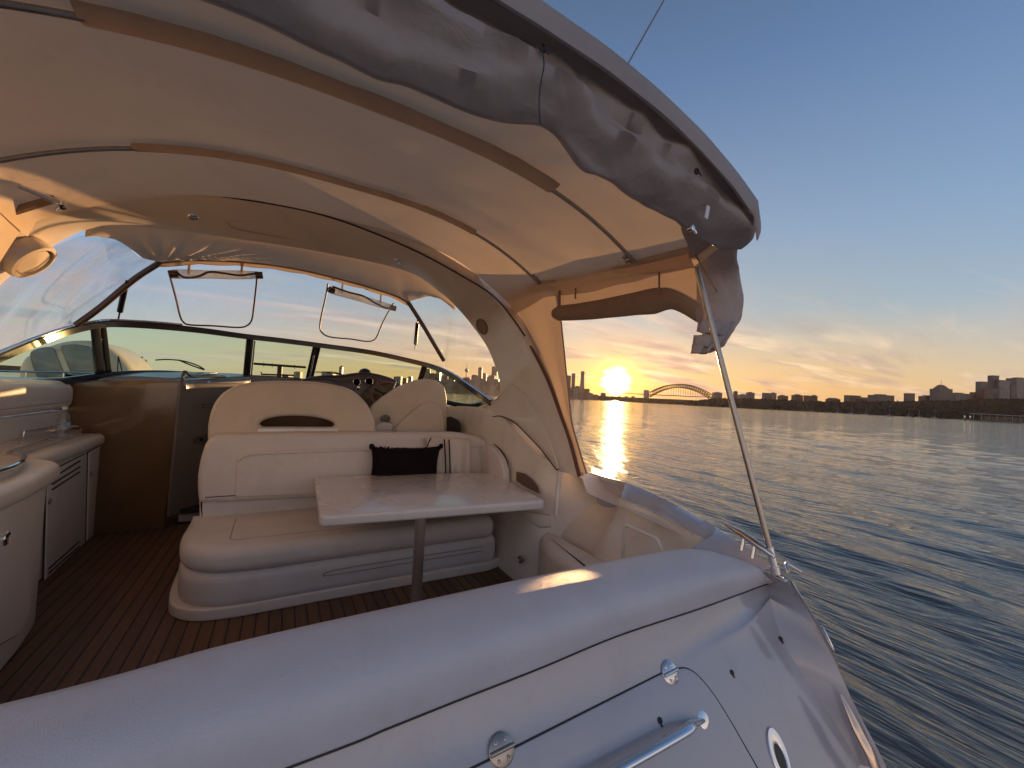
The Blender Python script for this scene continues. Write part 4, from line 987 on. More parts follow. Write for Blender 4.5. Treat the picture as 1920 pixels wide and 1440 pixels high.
p = PY(386, 722, 5.45); p2_ = PY(424, 708, 5.75); mb = MB(); mb.tube([p+V((0, 0, -.01)), p+V((.02, .02, .04)), p2_+V((-.03, -.02, .02)), p2_], .013, n=10); mb.build('dash_handle', chrome, yacht)
mb = MB(); mb.grid([[V((x, y_, 1.42 if x < 0 else 1.3)), V((x, y_, 0))] for x, y_ in ((-1.3, 5.25), (-.93, 5.26), (-.4, 6.15), (.5, 5.75), (1.95, 5.6), (1.96, 4.2))]); mb.build('forward_bulkhead', brown, yacht)
mb = MB(); mb.box((-.55, 5.6, .04), (.8, .45, .09)); mb.build('door_step', gelc, yacht, bevel=.015)
mb = MB(); mb.box((-.6, 5.35, .14), (.5, .2, .05)); mb.build('door_track', black, yacht)
# wall under the windscreen to port: padded coaming and counter backsplash
cp = [(2.2, 1.16), (5.15, 1.18), (5.2, 1.26), (5.18, 1.40), (4.6, 1.41), (2.2, 1.34)]
puck(rpoly(cp, .05), (-1.78, 0, 0), Y, Z, X, .13, .045).build('padded_coaming', vin, yacht)
cp = [(2.2, .85), (5.17, .85), (5.17, 1.165), (2.2, 1.15)]
puck(rpoly(cp, .03), (-1.78, 0, 0), Y, Z, X, .10, .02).build('side_panel', vin, yacht)
mb = MB(); mb.grid([[V((-1.68, y, 1.39)), V((-1.70, y, 1.43)), V((-1.80, y, 1.45)), V((-1.95, y, 1.40))] for y in (2.0, 3, 4, 4.9, 5.6)]); mb.build('side_deck', gelc, yacht)
# centre and starboard helm dash
cs_ = [(-.62, 6.1), (.45, 5.55), (1.75, 5.2), (1.75, 5.75), (1.3, 6.1), (.4, 6.3), (-.5, 6.3)]
puck(rpoly(cs_, .05), (0, 0, 1.30), X, Y, Z, .165, .03).build('helm_dash', darkdash, yacht)
pod = [PY(px, py, 5.15) for px, py in ((560, 760), (566, 712), (582, 706), (610, 703), (640, 703), (664, 699), (690, 697), (715, 702), (738, 709), (752, 719), (762, 740), (768, 775))]
pod2 = rpoly([(p.x, p.z) for p in pod], [0, .05, .05, .05, .05, .05, .05, .05, .05, .06, .05, 0])
pd_ = puck(pod2, (0, 5.18, 0), X, Z, Y, .42, .04).build('instrument_pod', darkdash, yacht)
for px, py, r in ((669, 716, .045), (692, 715, .05), (712, 717, .03), (672, 728, .02)):
    p = PY(px, py, 5.175); mb = MB(); mb.lathe(p, [(r, .0), (r, -.006), (r*.86, -.008), (r*.82, 0), (0, .0)], Y, 20); o = mb.build('gauge', steel, pd_); mb = MB(); mb.lathe(p, [(r*.8, -.004), (0, -.004)], Y, 18); mb.build('gauge_dial', gauge_m, pd_)
p = PY(684, 701, 5.3); mb = MB(); mb.lathe(p, [(.08, -.05), (.082, .0), (.07, .03), (.05, .055), (.02, .068), (0, .07)], Z, 20); mb.build('compass', black, yacht)
hd = [PY(px, py, 5.05) for px, py in ((560, 722), (566, 711), (580, 708), (615, 709), (632, 713), (638, 722), (638, 740), (560, 740))]
puck(rpoly([(p.x, p.z) for p in hd], .04), (0, 5.05, 0), X, Z, Y, .2, .03).build('screen_hood', darkdash, yacht)
mb = MB(); p = PY(672, 726, 5.02); mb.lathe(p, [(.018, 0), (.018, .03), (0, .034)], -Y, 14); mb.build('ignition_key', chrome, yacht)
# steering wheel
sw = tag(empty('steering_wheel', (1.05, 4.95, 1.35)), 'dark steering wheel with wooden rim in front of the helm gauges', 'steering wheel')
c = PY(727, 742, 4.92); ax = V((0, -.86, .5)).normalized(); a1 = X; b1_ = ax.cross(a1)
mb = MB(); mb.tube([c + a1*.19*math.cos(k)+b1_*.19*math.sin(k) for k in [2*math.pi*j/36 for j in range(37)]], .016, n=10, smooth=0); mb.build('rim', simple('red_brown_rim', (.12, .04, .025), .3, coat=.4), sw)
mb = MB()
for k in (.5, 2.6, 4.71): mb.tube([c, c + (a1*math.cos(k)+b1_*math.sin(k))*.185], .012, smooth=0, n=8)
mb.lathe(c, [(.05, -.02), (.05, .015), (.035, .03), (0, .034)], ax, 20); mb.build('spokes', black, sw)
mb = MB(); p = PY(738, 728, 4.85); mb.tube([p, p+V((.03, 0, .08))], .008, smooth=0); mb.build('throttle_lever', steel, sw)

# ------------------------------------------------------------------ wet bar cabinet, port side
bar = tag(empty('wet_bar_cabinet', (-1.55, 3.8, 0)), 'cream moulded wet bar cabinet with louvred door along the port side', 'cabinet')
plan = [(-1.74, 1.7), (-1.10, 1.7), (-1.13, 3.1), (-1.20, 3.55), (-1.40, 3.74), (-1.47, 5.16), (-1.74, 5.16)]
body = puck(rpoly(plan, [0, 0, .2, .16, .08, .03, 0], 8), (0, 0, 0), X, Y, Z, .90, .02, segs=3).build('cabinet_body', gelc, bar)
kp = [(-1.74, 3.8), (-1.30, 3.8)]
top = [(-1.74, 1.7), (-1.05, 1.7), (-1.08, 3.12), (-1.15, 3.56), (-1.33, 3.74), (-1.41, 5.17), (-1.74, 5.17)]
puck(rpoly(top, [0, 0, .22, .18, .1, .04, 0], 8), (0, 0, .84), X, Y, Z, .115, .05, segs=6).build('countertop', gelc, bar)
tp2 = [(-1.72, 1.7), (-1.17, 1.7), (-1.19, 3.15), (-1.30, 3.50), (-1.42, 3.60), (-1.55, 5.10), (-1.72, 5.10)]
puck(rpoly(tp2, [0, 0, .2, .15, .08, .03, 0], 8), (0, 0, .95), X, Y, Z, .045, .012).build('worktop', simple('cream_worktop', (.62, .52, .42), .25, coat=.4), bar)
tr = [V((p[0]+.004, p[1], 1.0)) for p in rpoly(tp2, [0, 0, .2, .15, .08, .03, 0], 8)[1:-3]]
mb = MB(); mb.tube(tr, .012, n=8, smooth=0); mb.build('chrome_trim', chrome, bar)
fP = V((-1.40, 3.74, 0)); fd_ = V((-.07, 1.42, 0)).normalized(); fn_ = V((fd_.y, -fd_.x, 0))
def FA(px, py, off=.012): return PP(px, py, fP+fn_*off, fn_)
def door_px(pts, r, name, parent, th=.014, fnc=None):
    ps = [FA(px, py, 0) for px, py in pts]; o_ = rpoly([((p-fP).dot(fd_), p.z) for p in ps], r); d_ = puck(o_, fP+fn_*.004, fd_, Z, fn_, th, .006).build(name, gelc, parent)
    g_ = MB(); pp = [fP+fn_*.006+fd_*a+Z*b for a, b in o_]; loop_strip(g_, pp+[pp[0]], .005); g_.build('door_gap', groove, d_)
    return d_
d1 = door_px([(84, 888), (158, 851), (154, 1036), (78, 1106)], .02, 'louvred_door', bar)
for (x0, y0, x1, y1) in ((99, 896, 150, 864), (98, 908, 150, 875), (98, 918, 149, 885), (92, 1066, 148, 1016), (92, 1074, 148, 1025), (93, 1083, 148, 1033)):
    mb = MB(); mb.tube([FA(x0, y0, .022), FA(x1, y1, .022)], .006, smooth=0, n=6); mb.build('louvre_slot', groove, d1)
d2 = door_px([(162, 849), (193, 831), (188, 1000), (158, 1030)], .02, 'narrow_door', bar)
def latch(p, n_, par, r=.022):
    mb = MB(); mb.lathe(p, [(r, 0), (r, .004), (r*.8, .008), (r*.6, .004), (0, .004)], n_, 18); mb.build('latch', dsteel, par)
latch(FA(93, 940, .02), fn_, d1); latch(FA(170, 888, .02), fn_, d2)
nP = V((-1.12, 2.9, 0)); nn = V((1, .05, 0)).normalized(); nd = V((-.05, 1, 0)).normalized()
ps = [PP(px, py, nP, nn) for px, py in ((-60, 965), (40, 930), (52, 945), (50, 1150), (30, 1190), (-60, 1240))]
o_ = rpoly([((p-nP).dot(nd), p.z) for p in ps], .04); d3 = puck(o_, nP+nn*.0, nd, Z, nn, .014, .008).build('near_door', gelc, bar)
g_ = MB(); pp = [nP+nn*.004+nd*a+Z*b for a, b in o_]; loop_strip(g_, pp+[pp[0]], .005); g_.build('door_gap', groove, d3)
p = PP(10, 1010, nP+nn*.014, nn); mb = MB(); mb.lathe(p, [(.034, 0), (.034, .005), (.03, .009), (.02, .006), (0, .006)], nn, 24); mb.build('latch', chrome, d3)
p = PP(66, 982, V((-1.24, 3.6, 0)), V((.75, -.66, 0)).normalized()); latch(p + V((.01, -.01, 0)), V((.75, -.66, 0)), bar)
# round tail lamp spot and rack on the counter
rk = tag(empty('dish_rack', (-1.58, 4.6, 1.0)), 'small chromed rack of bars on the far end of the wet bar', 'rack')
mb = MB()
for k in range(5): mb.tube([V((-1.66+.0*k, 4.45+.10*k, 1.045)), V((-1.50, 4.45+.10*k, 1.05))], .006, smooth=0, n=6)
mb.build('bars', steel, rk)
mb = MB(); mb.tube([V((-1.66, 4.42, 1.0)), V((-1.66, 4.42, 1.045)), V((-1.66, 4.9, 1.045)), V((-1.66, 4.9, 1.0))], .007, smooth=0, n=6); mb.build('rails', steel, rk)
bt = tag(empty('water_bottle', (-1.60, 4.10, .995)), 'clear plastic water bottle with blue label standing on the wet bar', 'bottle')
p0 = PZ(117, 822, .997); mb = MB(); mb.lathe(p0, [(.0, 0), (.036, .004), (.038, .02), (.037, .12), (.038, .13), (.036, .16), (.026, .19), (.014, .21), (.013, .225)], Z, 20); mb.build('body', bottlem, bt)
mb = MB(); mb.lathe(p0, [(.0385, .075), (.0385, .125)], Z, 20); mb.build('label_band', simple('blue_white_band', (.25, .32, .42), .5, var=.5, vscale=40), bt)
mb = MB(); mb.lathe(p0, [(.015, .222), (.015, .245), (0, .246)], Z, 16); mb.build('cap', simple('white_cap', (.7, .7, .7), .4), bt)

# ------------------------------------------------------------------ sofa
sofa = tag(empty('cockpit_sofa', (.6, 3.5, 0)), 'white vinyl cockpit sofa with rounded end behind the folding table', 'sofa')
base = [(-.60, 3.95), (-.58, 3.50), (-.54, 3.26), (-.40, 3.12), (-.20, 3.08), (.30, 3.08), (1.62, 3.05), (1.76, 3.1), (1.8, 3.95)]
puck(rpoly(base, [0, .1, .12, .12, .15, .1, .05, .05, 0], 6), (0, 0, 0), X, Y, Z, .075, .012).build('plinth', gelc, sofa)
b2_ = [(-.55, 3.95), (-.545, 3.50), (-.49, 3.25), (-.34, 3.11), (-.12, 3.075), (.3, 3.075), (1.70, 3.06), (1.72, 3.95)]
puck(rpoly(b2_, [0, .12, .12, .12, .15, .12, .10, 0], 6), (0, 0, .05), X, Y, Z, .24, .07, segs=7).build('front_panel', vin, sofa)
b3 = [(-.545, 3.95), (-.55, 3.50), (-.49, 3.23), (-.33, 3.09), (-.10, 3.05), (.3, 3.05), (1.66, 3.035), (1.70, 3.95)]
seat = puck(rpoly(b3, [0, .14, .14, .14, .15, .12, .10, 0], 8), (0, 0, .275), X, Y, Z, .175, .075, segs=8).build('seat_cushion', vin, sofa)
mb = MB(); mb.tube([V((1.6, 3.20, .4505)), V((.4, 3.21, .4505)), V((-.22, 3.22, .4505)), V((-.245, 3.26, .4505)), V((-.25, 3.72, .4505))], .003, n=6, smooth=0); mb.build('seat_seam', simple('seam_vinyl', (.42, .36, .31), .6), seat)
def panelY(pts, r, y, th, er, name, mat, parent, puff=0):
    ps = [PY(px, py, y) for px, py in pts]; o_ = rpoly([(p.x, p.z) for p in ps], r, 8)
    return puck(o_, (0, y, 0), X, Z, Y, th, er, puff=0, segs=6).build(name, mat, parent)
back = panelY([(371, 945), (368, 900), (374, 860), (390, 816), (560, 812), (720, 812), (860, 812), (905, 820), (925, 838), (936, 905), (830, 925), (586, 935)], [.04, .06, .08, .12, .02, .02, .05, .08, .08, .05, 0, 0], 3.78, .20, .05, 'backrest', vin, sofa)
panelY([(440, 933), (443, 866), (453, 856), (470, 852), (700, 843), (900, 838), (905, 905), (700, 922)], [.02, .03, .03, .03, 0, .03, .02, 0], 3.765, .04, .012, 'backrest_pad', vin, sofa)
mb = MB(); rr_ = [PY(px, py, 3.765) for px, py in ((447, 862), (470, 851.5), (540, 848), (700, 842), (905, 836))]; mb.tube(rr_, .014, n=8); mb.build('padded_roll', vin, sofa)
panelY([(374, 985), (373, 938), (586, 926), (830, 915), (940, 905), (940, 960)], .01, 3.84, .10, .02, 'lower_back', vin, sofa)
for px0, px1 in ((882, 880), (843, 841), (922, 925)):
    mb = MB(); mb.tube([PY(px0, 829, 3.772), PY(px1, 900, 3.772)], .0035, n=6, smooth=0); mb.build('back_seam', rubber if px0 < 880 else vin, sofa)
endp = [PX(px, py, 1.86) for px, py in ((925, 834), (938, 843), (950, 860), (957, 885), (957, 905), (965, 925), (935, 920), (926, 900))]
o_ = rpoly([(p.y, p.z) for p in endp], .05); puck(o_, (1.86, 0, 0), Y, Z, -X, .07, .02).build('end_cushion', vin, sofa)
seamv = simple('stitched_seam_vinyl', (.36, .30, .26), .6)
mb = MB(); mb.tube([PY(px, py, 3.775) for px, py in ((443, 935), (445, 868), (454, 857), (475, 851), (560, 848), (690, 843))], .0028, n=6); mb.build('stitching', seamv, back)
mb = MB(); pth = [V((1.6, 3.115, .432)), V((.3, 3.13, .432)), V((-.10, 3.13, .432)), V((-.28, 3.165, .432)), V((-.41, 3.27, .432)), V((-.465, 3.5, .432)), V((-.465, 3.8, .432))]; mb.tube(pth, .003, n=6); mb.build('stitching', seamv, seat)
mb = MB(); mb.tube([V((1.55, 3.056, .215)), V((.55, 3.062, .215)), V((.35, 3.062, .205)), V((.33, 3.062, .19)), V((.45, 3.062, .18)), V((1.55, 3.056, .18))], .003, n=6); mb.build('stitching', seamv, sofa)
# table
tab = tag(empty('cockpit_table', (.75, 2.7, 0)), 'glossy white rectangular cockpit table on a single steel leg', 'table')
TZ = .745
tp = [PZ(px, py, TZ) for px, py in ((590, 893), (926, 885), (1023, 938), (600, 968))]
to = rpoly([(p.x, p.y) for p in tp], [.04, .05, .04, .05], 8)
puck(to, (0, 0, TZ-.068), X, Y, Z, .068, .018, segs=5).build('tabletop', simple('cream_tabletop', (.70, .645, .59), .26, coat=.7, dirt=.015, bump=.03, bscale=14), tab)
ti_ = rpoly([(p.x + (sum(q_.x for q_ in tp)/4-p.x)*.035, p.y + (sum(q_.y for q_ in tp)/4-p.y)*.06) for p in tp], .05, 8)
lt, lb = PZ(800, 966, TZ-.05), None
mb = MB(); mb.tube([V((lt.x, lt.y+.12, TZ-.05)), V((lt.x, lt.y+.12, 0.0))], .036, n=20, smooth=0); mb.lathe((lt.x, lt.y+.12, .0), [(.10, 0), (.10, .008), (.06, .014), (.045, .03), (.0, .03)], Z, 24); mb.build('leg', simple('satin_table_leg', (.55, .50, .46), .35, metal=.85, var=.05), tab)
# black cushion with tassels, striped throw
cu = tag(empty('black_cushion', (.95, 3.62, .62)), 'black fringed cushion leaning on the sofa back behind the table', 'cushion')
c0_, cw, ch = PY(761, 873, 3.66), (PY(827, 870, 3.66).x-PY(697, 870, 3.66).x)/2, (PY(761, 836, 3.66).z-PY(761, 908, 3.66).z)/2
rows_f, rows_b = [], []
for i in range(25):
    u = -1+2*i/24; rf, rb_ = [], []
    for j in range(21):
        v = -1+2*j/20; pin = 1-.07*(1-abs(v)**2)*(abs(u)**4) ; pin2 = 1-.09*(1-abs(u)**2)*(abs(v)**4)
        t = .095*max(0, (1-u**4))**.55*max(0, (1-v**4))**.55 + .006*mnoise.noise(V((u*3, v*3, 1)))
        x, z = u*cw*pin, v*ch*pin2
        rf.append(c0_+V((x, -t-.02*v, z))); rb_.append(c0_+V((x, t*.6-.02*v, z)))
    rows_f.append(rf); rows_b.append(rb_)
mb = MB(); mb.grid(rows_f); mb.grid(rows_b); mb.build('pad', cushm, cu, angle=80)
mb = MB(); rnd = random.Random(5)
for k in range(60):
    px = 699 + 126*k/59; p = PY(px, 838+3.0*(1-((px-762)/64)**2)+rnd.uniform(-1, 1), 3.66); mb.tube([p+V((0, 0, -.03)), p+V((rnd.uniform(-.006, .006), rnd.uniform(-.02, 0), -.004+rnd.random()*.012)), p+V((rnd.uniform(-.02, .02), -.02-rnd.random()*.02, -.012))], .0055, n=5, smooth=3)
mb.lathe(PY(697, 837, 3.63), [(.0, -.03), (.02, -.02), (.024, 0), (.018, .02), (0, .024)], Z, 10); mb.lathe(PY(827, 836, 3.63), [(.0, -.03), (.018, -.02), (.02, 0), (.014, .02), (0, .02)], Z, 10)
mb.build('fringe', cushm, cu)
mb = MB(); mb.tube([PY(801, 838, 3.66), PY(804, 829, 3.68), PY(808, 821, 3.70)], .006, n=6); mb.build('tassel', cushm, cu)
th_ = tag(empty('striped_throw', (1.35, 3.7, .7)), 'cream throw with dark stripes hung over the sofa back beside the black cushion', 'throw')
tl = resamp(spline([PY(px, py, 3.72) for px, py in ((800, 826), (815, 822), (835, 824), (865, 826), (882, 828))], 6), 30)
bl = resamp(spline([PY(px, py, 3.70) for px, py in ((806, 908), (820, 908), (838, 908), (862, 907), (880, 905))], 6), 30)
mb = MB(); mb.grid([[p+V((0, .12, .0)), p+V((0, .05, .022))] + [p.lerp(q_, t) + V((0, -.012*math.sin(i*.9)*t-.01*math.sin(i*.35+t*3), 0)) for t in (0, .2, .4, .6, .8, 1)] for i, (p, q_) in enumerate(zip(tl, bl))]); mb.build('cloth', blanket, th_, angle=80)
for t in (.40, .50):
    k = int(t*29); mb = MB(); mb.tube([tl[k]+V((0, -.016, .004)), tl[k].lerp(bl[k], .5)+V((0, -.028, 0)), bl[k]+V((0, -.024, 0))], .0065, n=6, flat=1); mb.build('stripe', stripe, th_)

# ------------------------------------------------------------------ helm seats
cs0 = tag(empty('companion_seat', (.1, 4.05, 0)), 'wide cream seat back with arched top and a half-moon hand hole', 'seat')
def plate(outer, holes, y, th, name, mat, parent, bev):
    bm = bmesh.new(); es = []
    for lp in [outer] + holes:
        vs_ = [bm.verts.new((p[0], y, p[1])) for p in lp]
        for a_, b_ in zip(vs_, vs_[1:]+vs_[:1]): es.append(bm.edges.new((a_, b_)))
    bmesh.ops.triangle_fill(bm, use_beauty=True, edges=es)
    g_ = bmesh.ops.extrude_face_region(bm, geom=bm.faces[:]); bmesh.ops.translate(bm, vec=(0, th, 0), verts=[e for e in g_['geom'] if isinstance(e, bmesh.types.BMVert)])
    bmesh.ops.recalc_face_normals(bm, faces=bm.faces)
    ee = [e for e in bm.edges if len(e.link_faces) == 2 and e.calc_face_angle(0) > 1.0]
    bmesh.ops.bevel(bm, geom=ee, offset=bev, segments=5, affect='EDGES', profile=.5)
    me = bpy.data.meshes.new(name); bm.to_mesh(me); bm.free(); finish(me, 50); return link(name, me, parent, mat)
yS = 4.06
po_ = [(p.x, p.z) for p in spline([PY(px, py, yS) for px, py in ((389, 830), (389, 800), (396, 768), (412, 742), (436, 726), (468, 717), (520, 714), (580, 715), (630, 722), (662, 733), (686, 754), (700, 778), (705, 800), (706, 830))], 5)]
hl = [(p.x, p.z) for p in spline([PY(px, py, yS) for px, py in ((486, 802), (487, 794), (500, 786), (525, 781), (560, 780), (595, 783), (620, 790), (629, 797), (630, 802))], 5)]
sb_ = plate(po_, [hl], yS, .14, 'seat_back', vinc, cs0, .035)
def piping(o2, y, k, par, w_=.0045, cut=None):
    cx_, cz_ = sum(p[0] for p in o2)/len(o2), sum(p[1] for p in o2)/len(o2)
    mb = MB(); mb.tube([V((cx_+(p[0]-cx_)*k, y, cz_+(p[1]-cz_)*k)) for p in (o2 if cut is None else o2[cut[0]:cut[1]])], w_, n=6, smooth=0); mb.build('piping', vin, par)
piping(po_[4:-4], yS+.003, .955, sb_)
mb = MB(); a_, b_ = PY(484, 803.5, yS), PY(633, 818, yS); mb.box(((a_.x+b_.x)/2, yS, (a_.z+b_.z)/2), (b_.x-a_.x, .03, a_.z-b_.z)); mb.build('ledge', simple('white_ledge', (.85, .85, .88), .3), cs0, bevel=.004)
puck(rpoly([(-.5, 4.2), (.85, 4.2), (.85, 4.7), (-.5, 4.7)], .06), (0, 0, .2), X, Y, Z, .55, .05).build('seat_box', vinc, cs0)
hs = tag(empty('helm_seat', (1.35, 4.5, 0)), 'cream helm seat with high wraparound back in front of the steering wheel', 'seat')
def wrap(px_pts, y0, curv, th, name, mat):
    """seat shell: outline on a bent upright surface"""
    ps = [PY(px, py, y0) for px, py in px_pts]; xs = [p.x for p in ps]; xm = (min(xs)+max(xs))/2
    o_ = rpoly([(p.x, p.z) for p in ps], .04, 6)
    mb = puck(o_, (0, y0, 0), X, Z, Y, th, .035, segs=6); mb.v = [(v[0], v[1] + curv*((v[0]-xm))**2, v[2]) for v in mb.v]; return mb.build(name, mat, hs)
wrap([(697, 812), (698, 775), (700, 762), (722, 744), (752, 724), (780, 713), (803, 710), (822, 714), (836, 726), (840, 748), (838, 810)], 4.45, .10, .16, 'seat_back', vinc)
wrap([(733, 812), (752, 792), (775, 770), (792, 758), (808, 754), (824, 758), (834, 772), (836, 812)], 4.40, .10, .06, 'lower_wrap', vinc)
wrap([(700, 812), (702, 800), (716, 790), (740, 794), (736, 812)], 4.38, .1, .05, 'armrest', vin)
mb = MB(); p = PY(723, 786, 4.41); mb.lathe(p, [(.05, -.012), (.05, .0), (0, .002)], -Y, 18); o=mb.build('handhold', darkdash, hs); o.scale = (1, 1, 1)
mb = MB(); mb.lathe((1.5, 4.75, 0), [(.2, 0), (.2, .02), (.05, .04), (.05, .5), (.2, .55)], Z, 20); mb.build('pedestal', steel, hs)
puck(rpoly([(.95, 4.5), (1.8, 4.5), (1.75, 5.0), (1.0, 5.0)], .08), (0, 0, .72), X, Y, Z, .16, .05).build('seat_cushion', vinc, hs)

# aerial behind the canopy
an = tag(empty('whip_aerial', (1.5, 3.4, 2.6)), 'thin whip aerial rising above the canopy against the blue sky', 'aerial')
p, q_ = PY(1150, 168, 2.6), PY(1262, -30, 2.6)
mb = MB(); mb.tube([p, p.lerp(q_, .15), p.lerp(q_, .15)+(q_-p)*1.0], lambda t: .011 if t < .3 else .008, smooth=0, n=8); mb.build('rod', simple('grey_fibre_rod', (.22, .2, .2), .4), an)
mb = MB(); mb.lathe(p, [(.02, -.3), (.02, .02), (.012, .05), (0, .05)], (q_-p).normalized(), 12); mb.build('mount', steel, an)

# ------------------------------------------------------------------ the far shores
def at(px, py, D): return CAM + ray(px, py)*D            # a point D metres down the view axis
def base_pt(px, D): p = at(px, 745, D); p.z = WATER; return p
def facade(name, col, wcol, rough=.5, cell=(3.4, 3.4), amt=.6):
    m, nt, out = newmat(name)
    tc = N(nt, 'ShaderNodeTexCoord'); mp = N(nt, 'ShaderNodeMapping'); L(nt, tc.outputs['Object'], mp.inputs[0])
    sx = N(nt, 'ShaderNodeSeparateXYZ'); L(nt, mp.outputs[0], sx.inputs[0])
    u = math_(nt, 'FRACT', math_(nt, 'DIVIDE', math_(nt, 'ADD', sx.outputs[0], sx.outputs[1]), cell[0]))
    v = math_(nt, 'FRACT', math_(nt, 'DIVIDE', sx.outputs[2], cell[1]))
    win = math_(nt, 'MULTIPLY', math_(nt, 'GREATER_THAN', u, .35), math_(nt, 'GREATER_THAN', v, .42))
    nz = N(nt, 'ShaderNodeTexNoise'); nz.inputs['Scale'].default_value = .09; L(nt, tc.outputs['Object'], nz.inputs[0])
    c = mixc(nt, math_(nt, 'MULTIPLY', win, amt), ramp(nt, [(.3, tuple(k*.8 for k in col)), (.7, col)], nz.outputs[0]).outputs[0], wcol)
    p = N(nt, 'ShaderNodeBsdfPrincipled'); L(nt, c, p.inputs['Base Color']); p.inputs['Roughness'].default_value = rough
    L(nt, p.outputs[0], out.inputs[0]); return m
fac = [facade('concrete_tower', (.11, .10, .10), (.05, .05, .06)), facade('brick_block', (.10, .06, .048), (.03, .03, .035), cell=(4, 3.2)),
       facade('glass_tower', (.09, .10, .12), (.04, .05, .07), .25, (2.4, 3.8), .8), facade('pale_block', (.20, .18, .165), (.07, .07, .08), cell=(3.6, 3.0))]
roofm = simple('roof_plant', (.10, .09, .085), .8)
def building(name, label, x0, x1, yt, D, mat, group, cat='building', taper=1.0, top='plant', lean=0, depth=None):
    """stands on the shore at depth D; its faces span the sight lines x0..x1, roof at sight height yt"""
    a_, b_ = at(x0, 745, D), at(x1, 745, D); c_ = (a_+b_)/2; c_.z = 0
    wd = (V((b_.x, b_.y, 0))-V((a_.x, a_.y, 0))).length; h = at((x0+x1)/2, yt, D).z
    u = (V((b_.x, b_.y, 0))-V((a_.x, a_.y, 0))).normalized(); n_ = V((-u.y, u.x, 0)); dp = depth or max(12, wd*.7)
    e = tag(empty(name, (c_.x, c_.y, 0)), label, cat, group)
    O = c_ + n_*dp/2
    def corner(sx, sy, z, k=1): return O + u*(sx*wd/2*k + (lean*(z/h) if sx > 0 else 0)) + n_*sy*dp/2*k + Z*z
    mb = MB(); rows = []
    for z, k in ((-2, 1), (h*.45, (1+taper)/2), (h*.8, taper*.98+.02), (h, taper)):
        rows.append([corner(sx, sy, z, k) for sx, sy in ((-1, -1), (1, -1), (1, 1), (-1, 1))])
    mb.grid(rows, cv=True, capu=True); mb.build('walls', mat, e, smooth=False)
    R = Matrix((u, n_, Z)).transposed()
    mb = MB()
    if top == 'plant': mb.box(O + u*wd*.1*random.uniform(-1, 1) + Z*(h+1.4), (wd*.45*taper, dp*.5*taper, 3.0), R)
    elif top == 'parapet': mb.box(O + Z*(h+.5), (wd*1.04, dp*1.04, 1.1), R)
    elif top == 'pitched':
        r_ = [[corner(-1.06, -1.06, h), corner(1.06, -1.06, h)], [O-u*wd*.4+Z*(h+wd*.16), O+u*wd*.4+Z*(h+wd*.16)], [corner(-1.06, 1.06, h), corner(1.06, 1.06, h)]]
        mb.grid([[V(q_) for q_ in r] for r in r_]); mb.add([corner(-1.06, -1.06, h), O-u*wd*.4+Z*(h+wd*.16), corner(-1.06, 1.06, h)], [(0, 1, 2)]); mb.add([corner(1.06, -1.06, h), O+u*wd*.4+Z*(h+wd*.16), corner(1.06, 1.06, h)], [(0, 1, 2)])
    elif top == 'crown':
        for k, (s_, hh) in enumerate(((.98, .10), (.78, .22), (.55, .33), (.3, .38))): mb.box(O + Z*(h*(1+hh/2)-.02*h*0+k*.02), (wd*s_, dp*s_, h*hh), R)
    elif top == 'round':
        mb.lathe(O+Z*(h-.1), [(wd*.42, 0), (wd*.36, h*.04), (wd*.15, h*.07), (0, h*.08)], Z, 12)
    mb.build('roof', roofm, e, smooth=False)
    return e, O, h, u, n_
FILL = [(858, 869, 712, 0), (866, 880, 708, 1), (878, 889, 712, 2), (886, 899, 706, 3), (897, 909, 710, 0), (905, 916, 714, 1), (914, 926, 704, 0), (922, 934, 711, 2), (930, 944, 716, 1), (1056, 1066, 722, 0), (1062, 1074, 727, 1), (1072, 1083, 729, 3), (1082, 1093, 731, 0), (1092, 1101, 734, 1), (1100, 1112, 737, 0), (1112, 1122, 740, 1), (806, 820, 711, 1), (818, 834, 714, 0), (832, 848, 712, 2), (844, 860, 715, 1)]
gL, gR, gF = 'towers of the city skyline', 'buildings along the wooded shore', 'city towers seen through the windscreen'
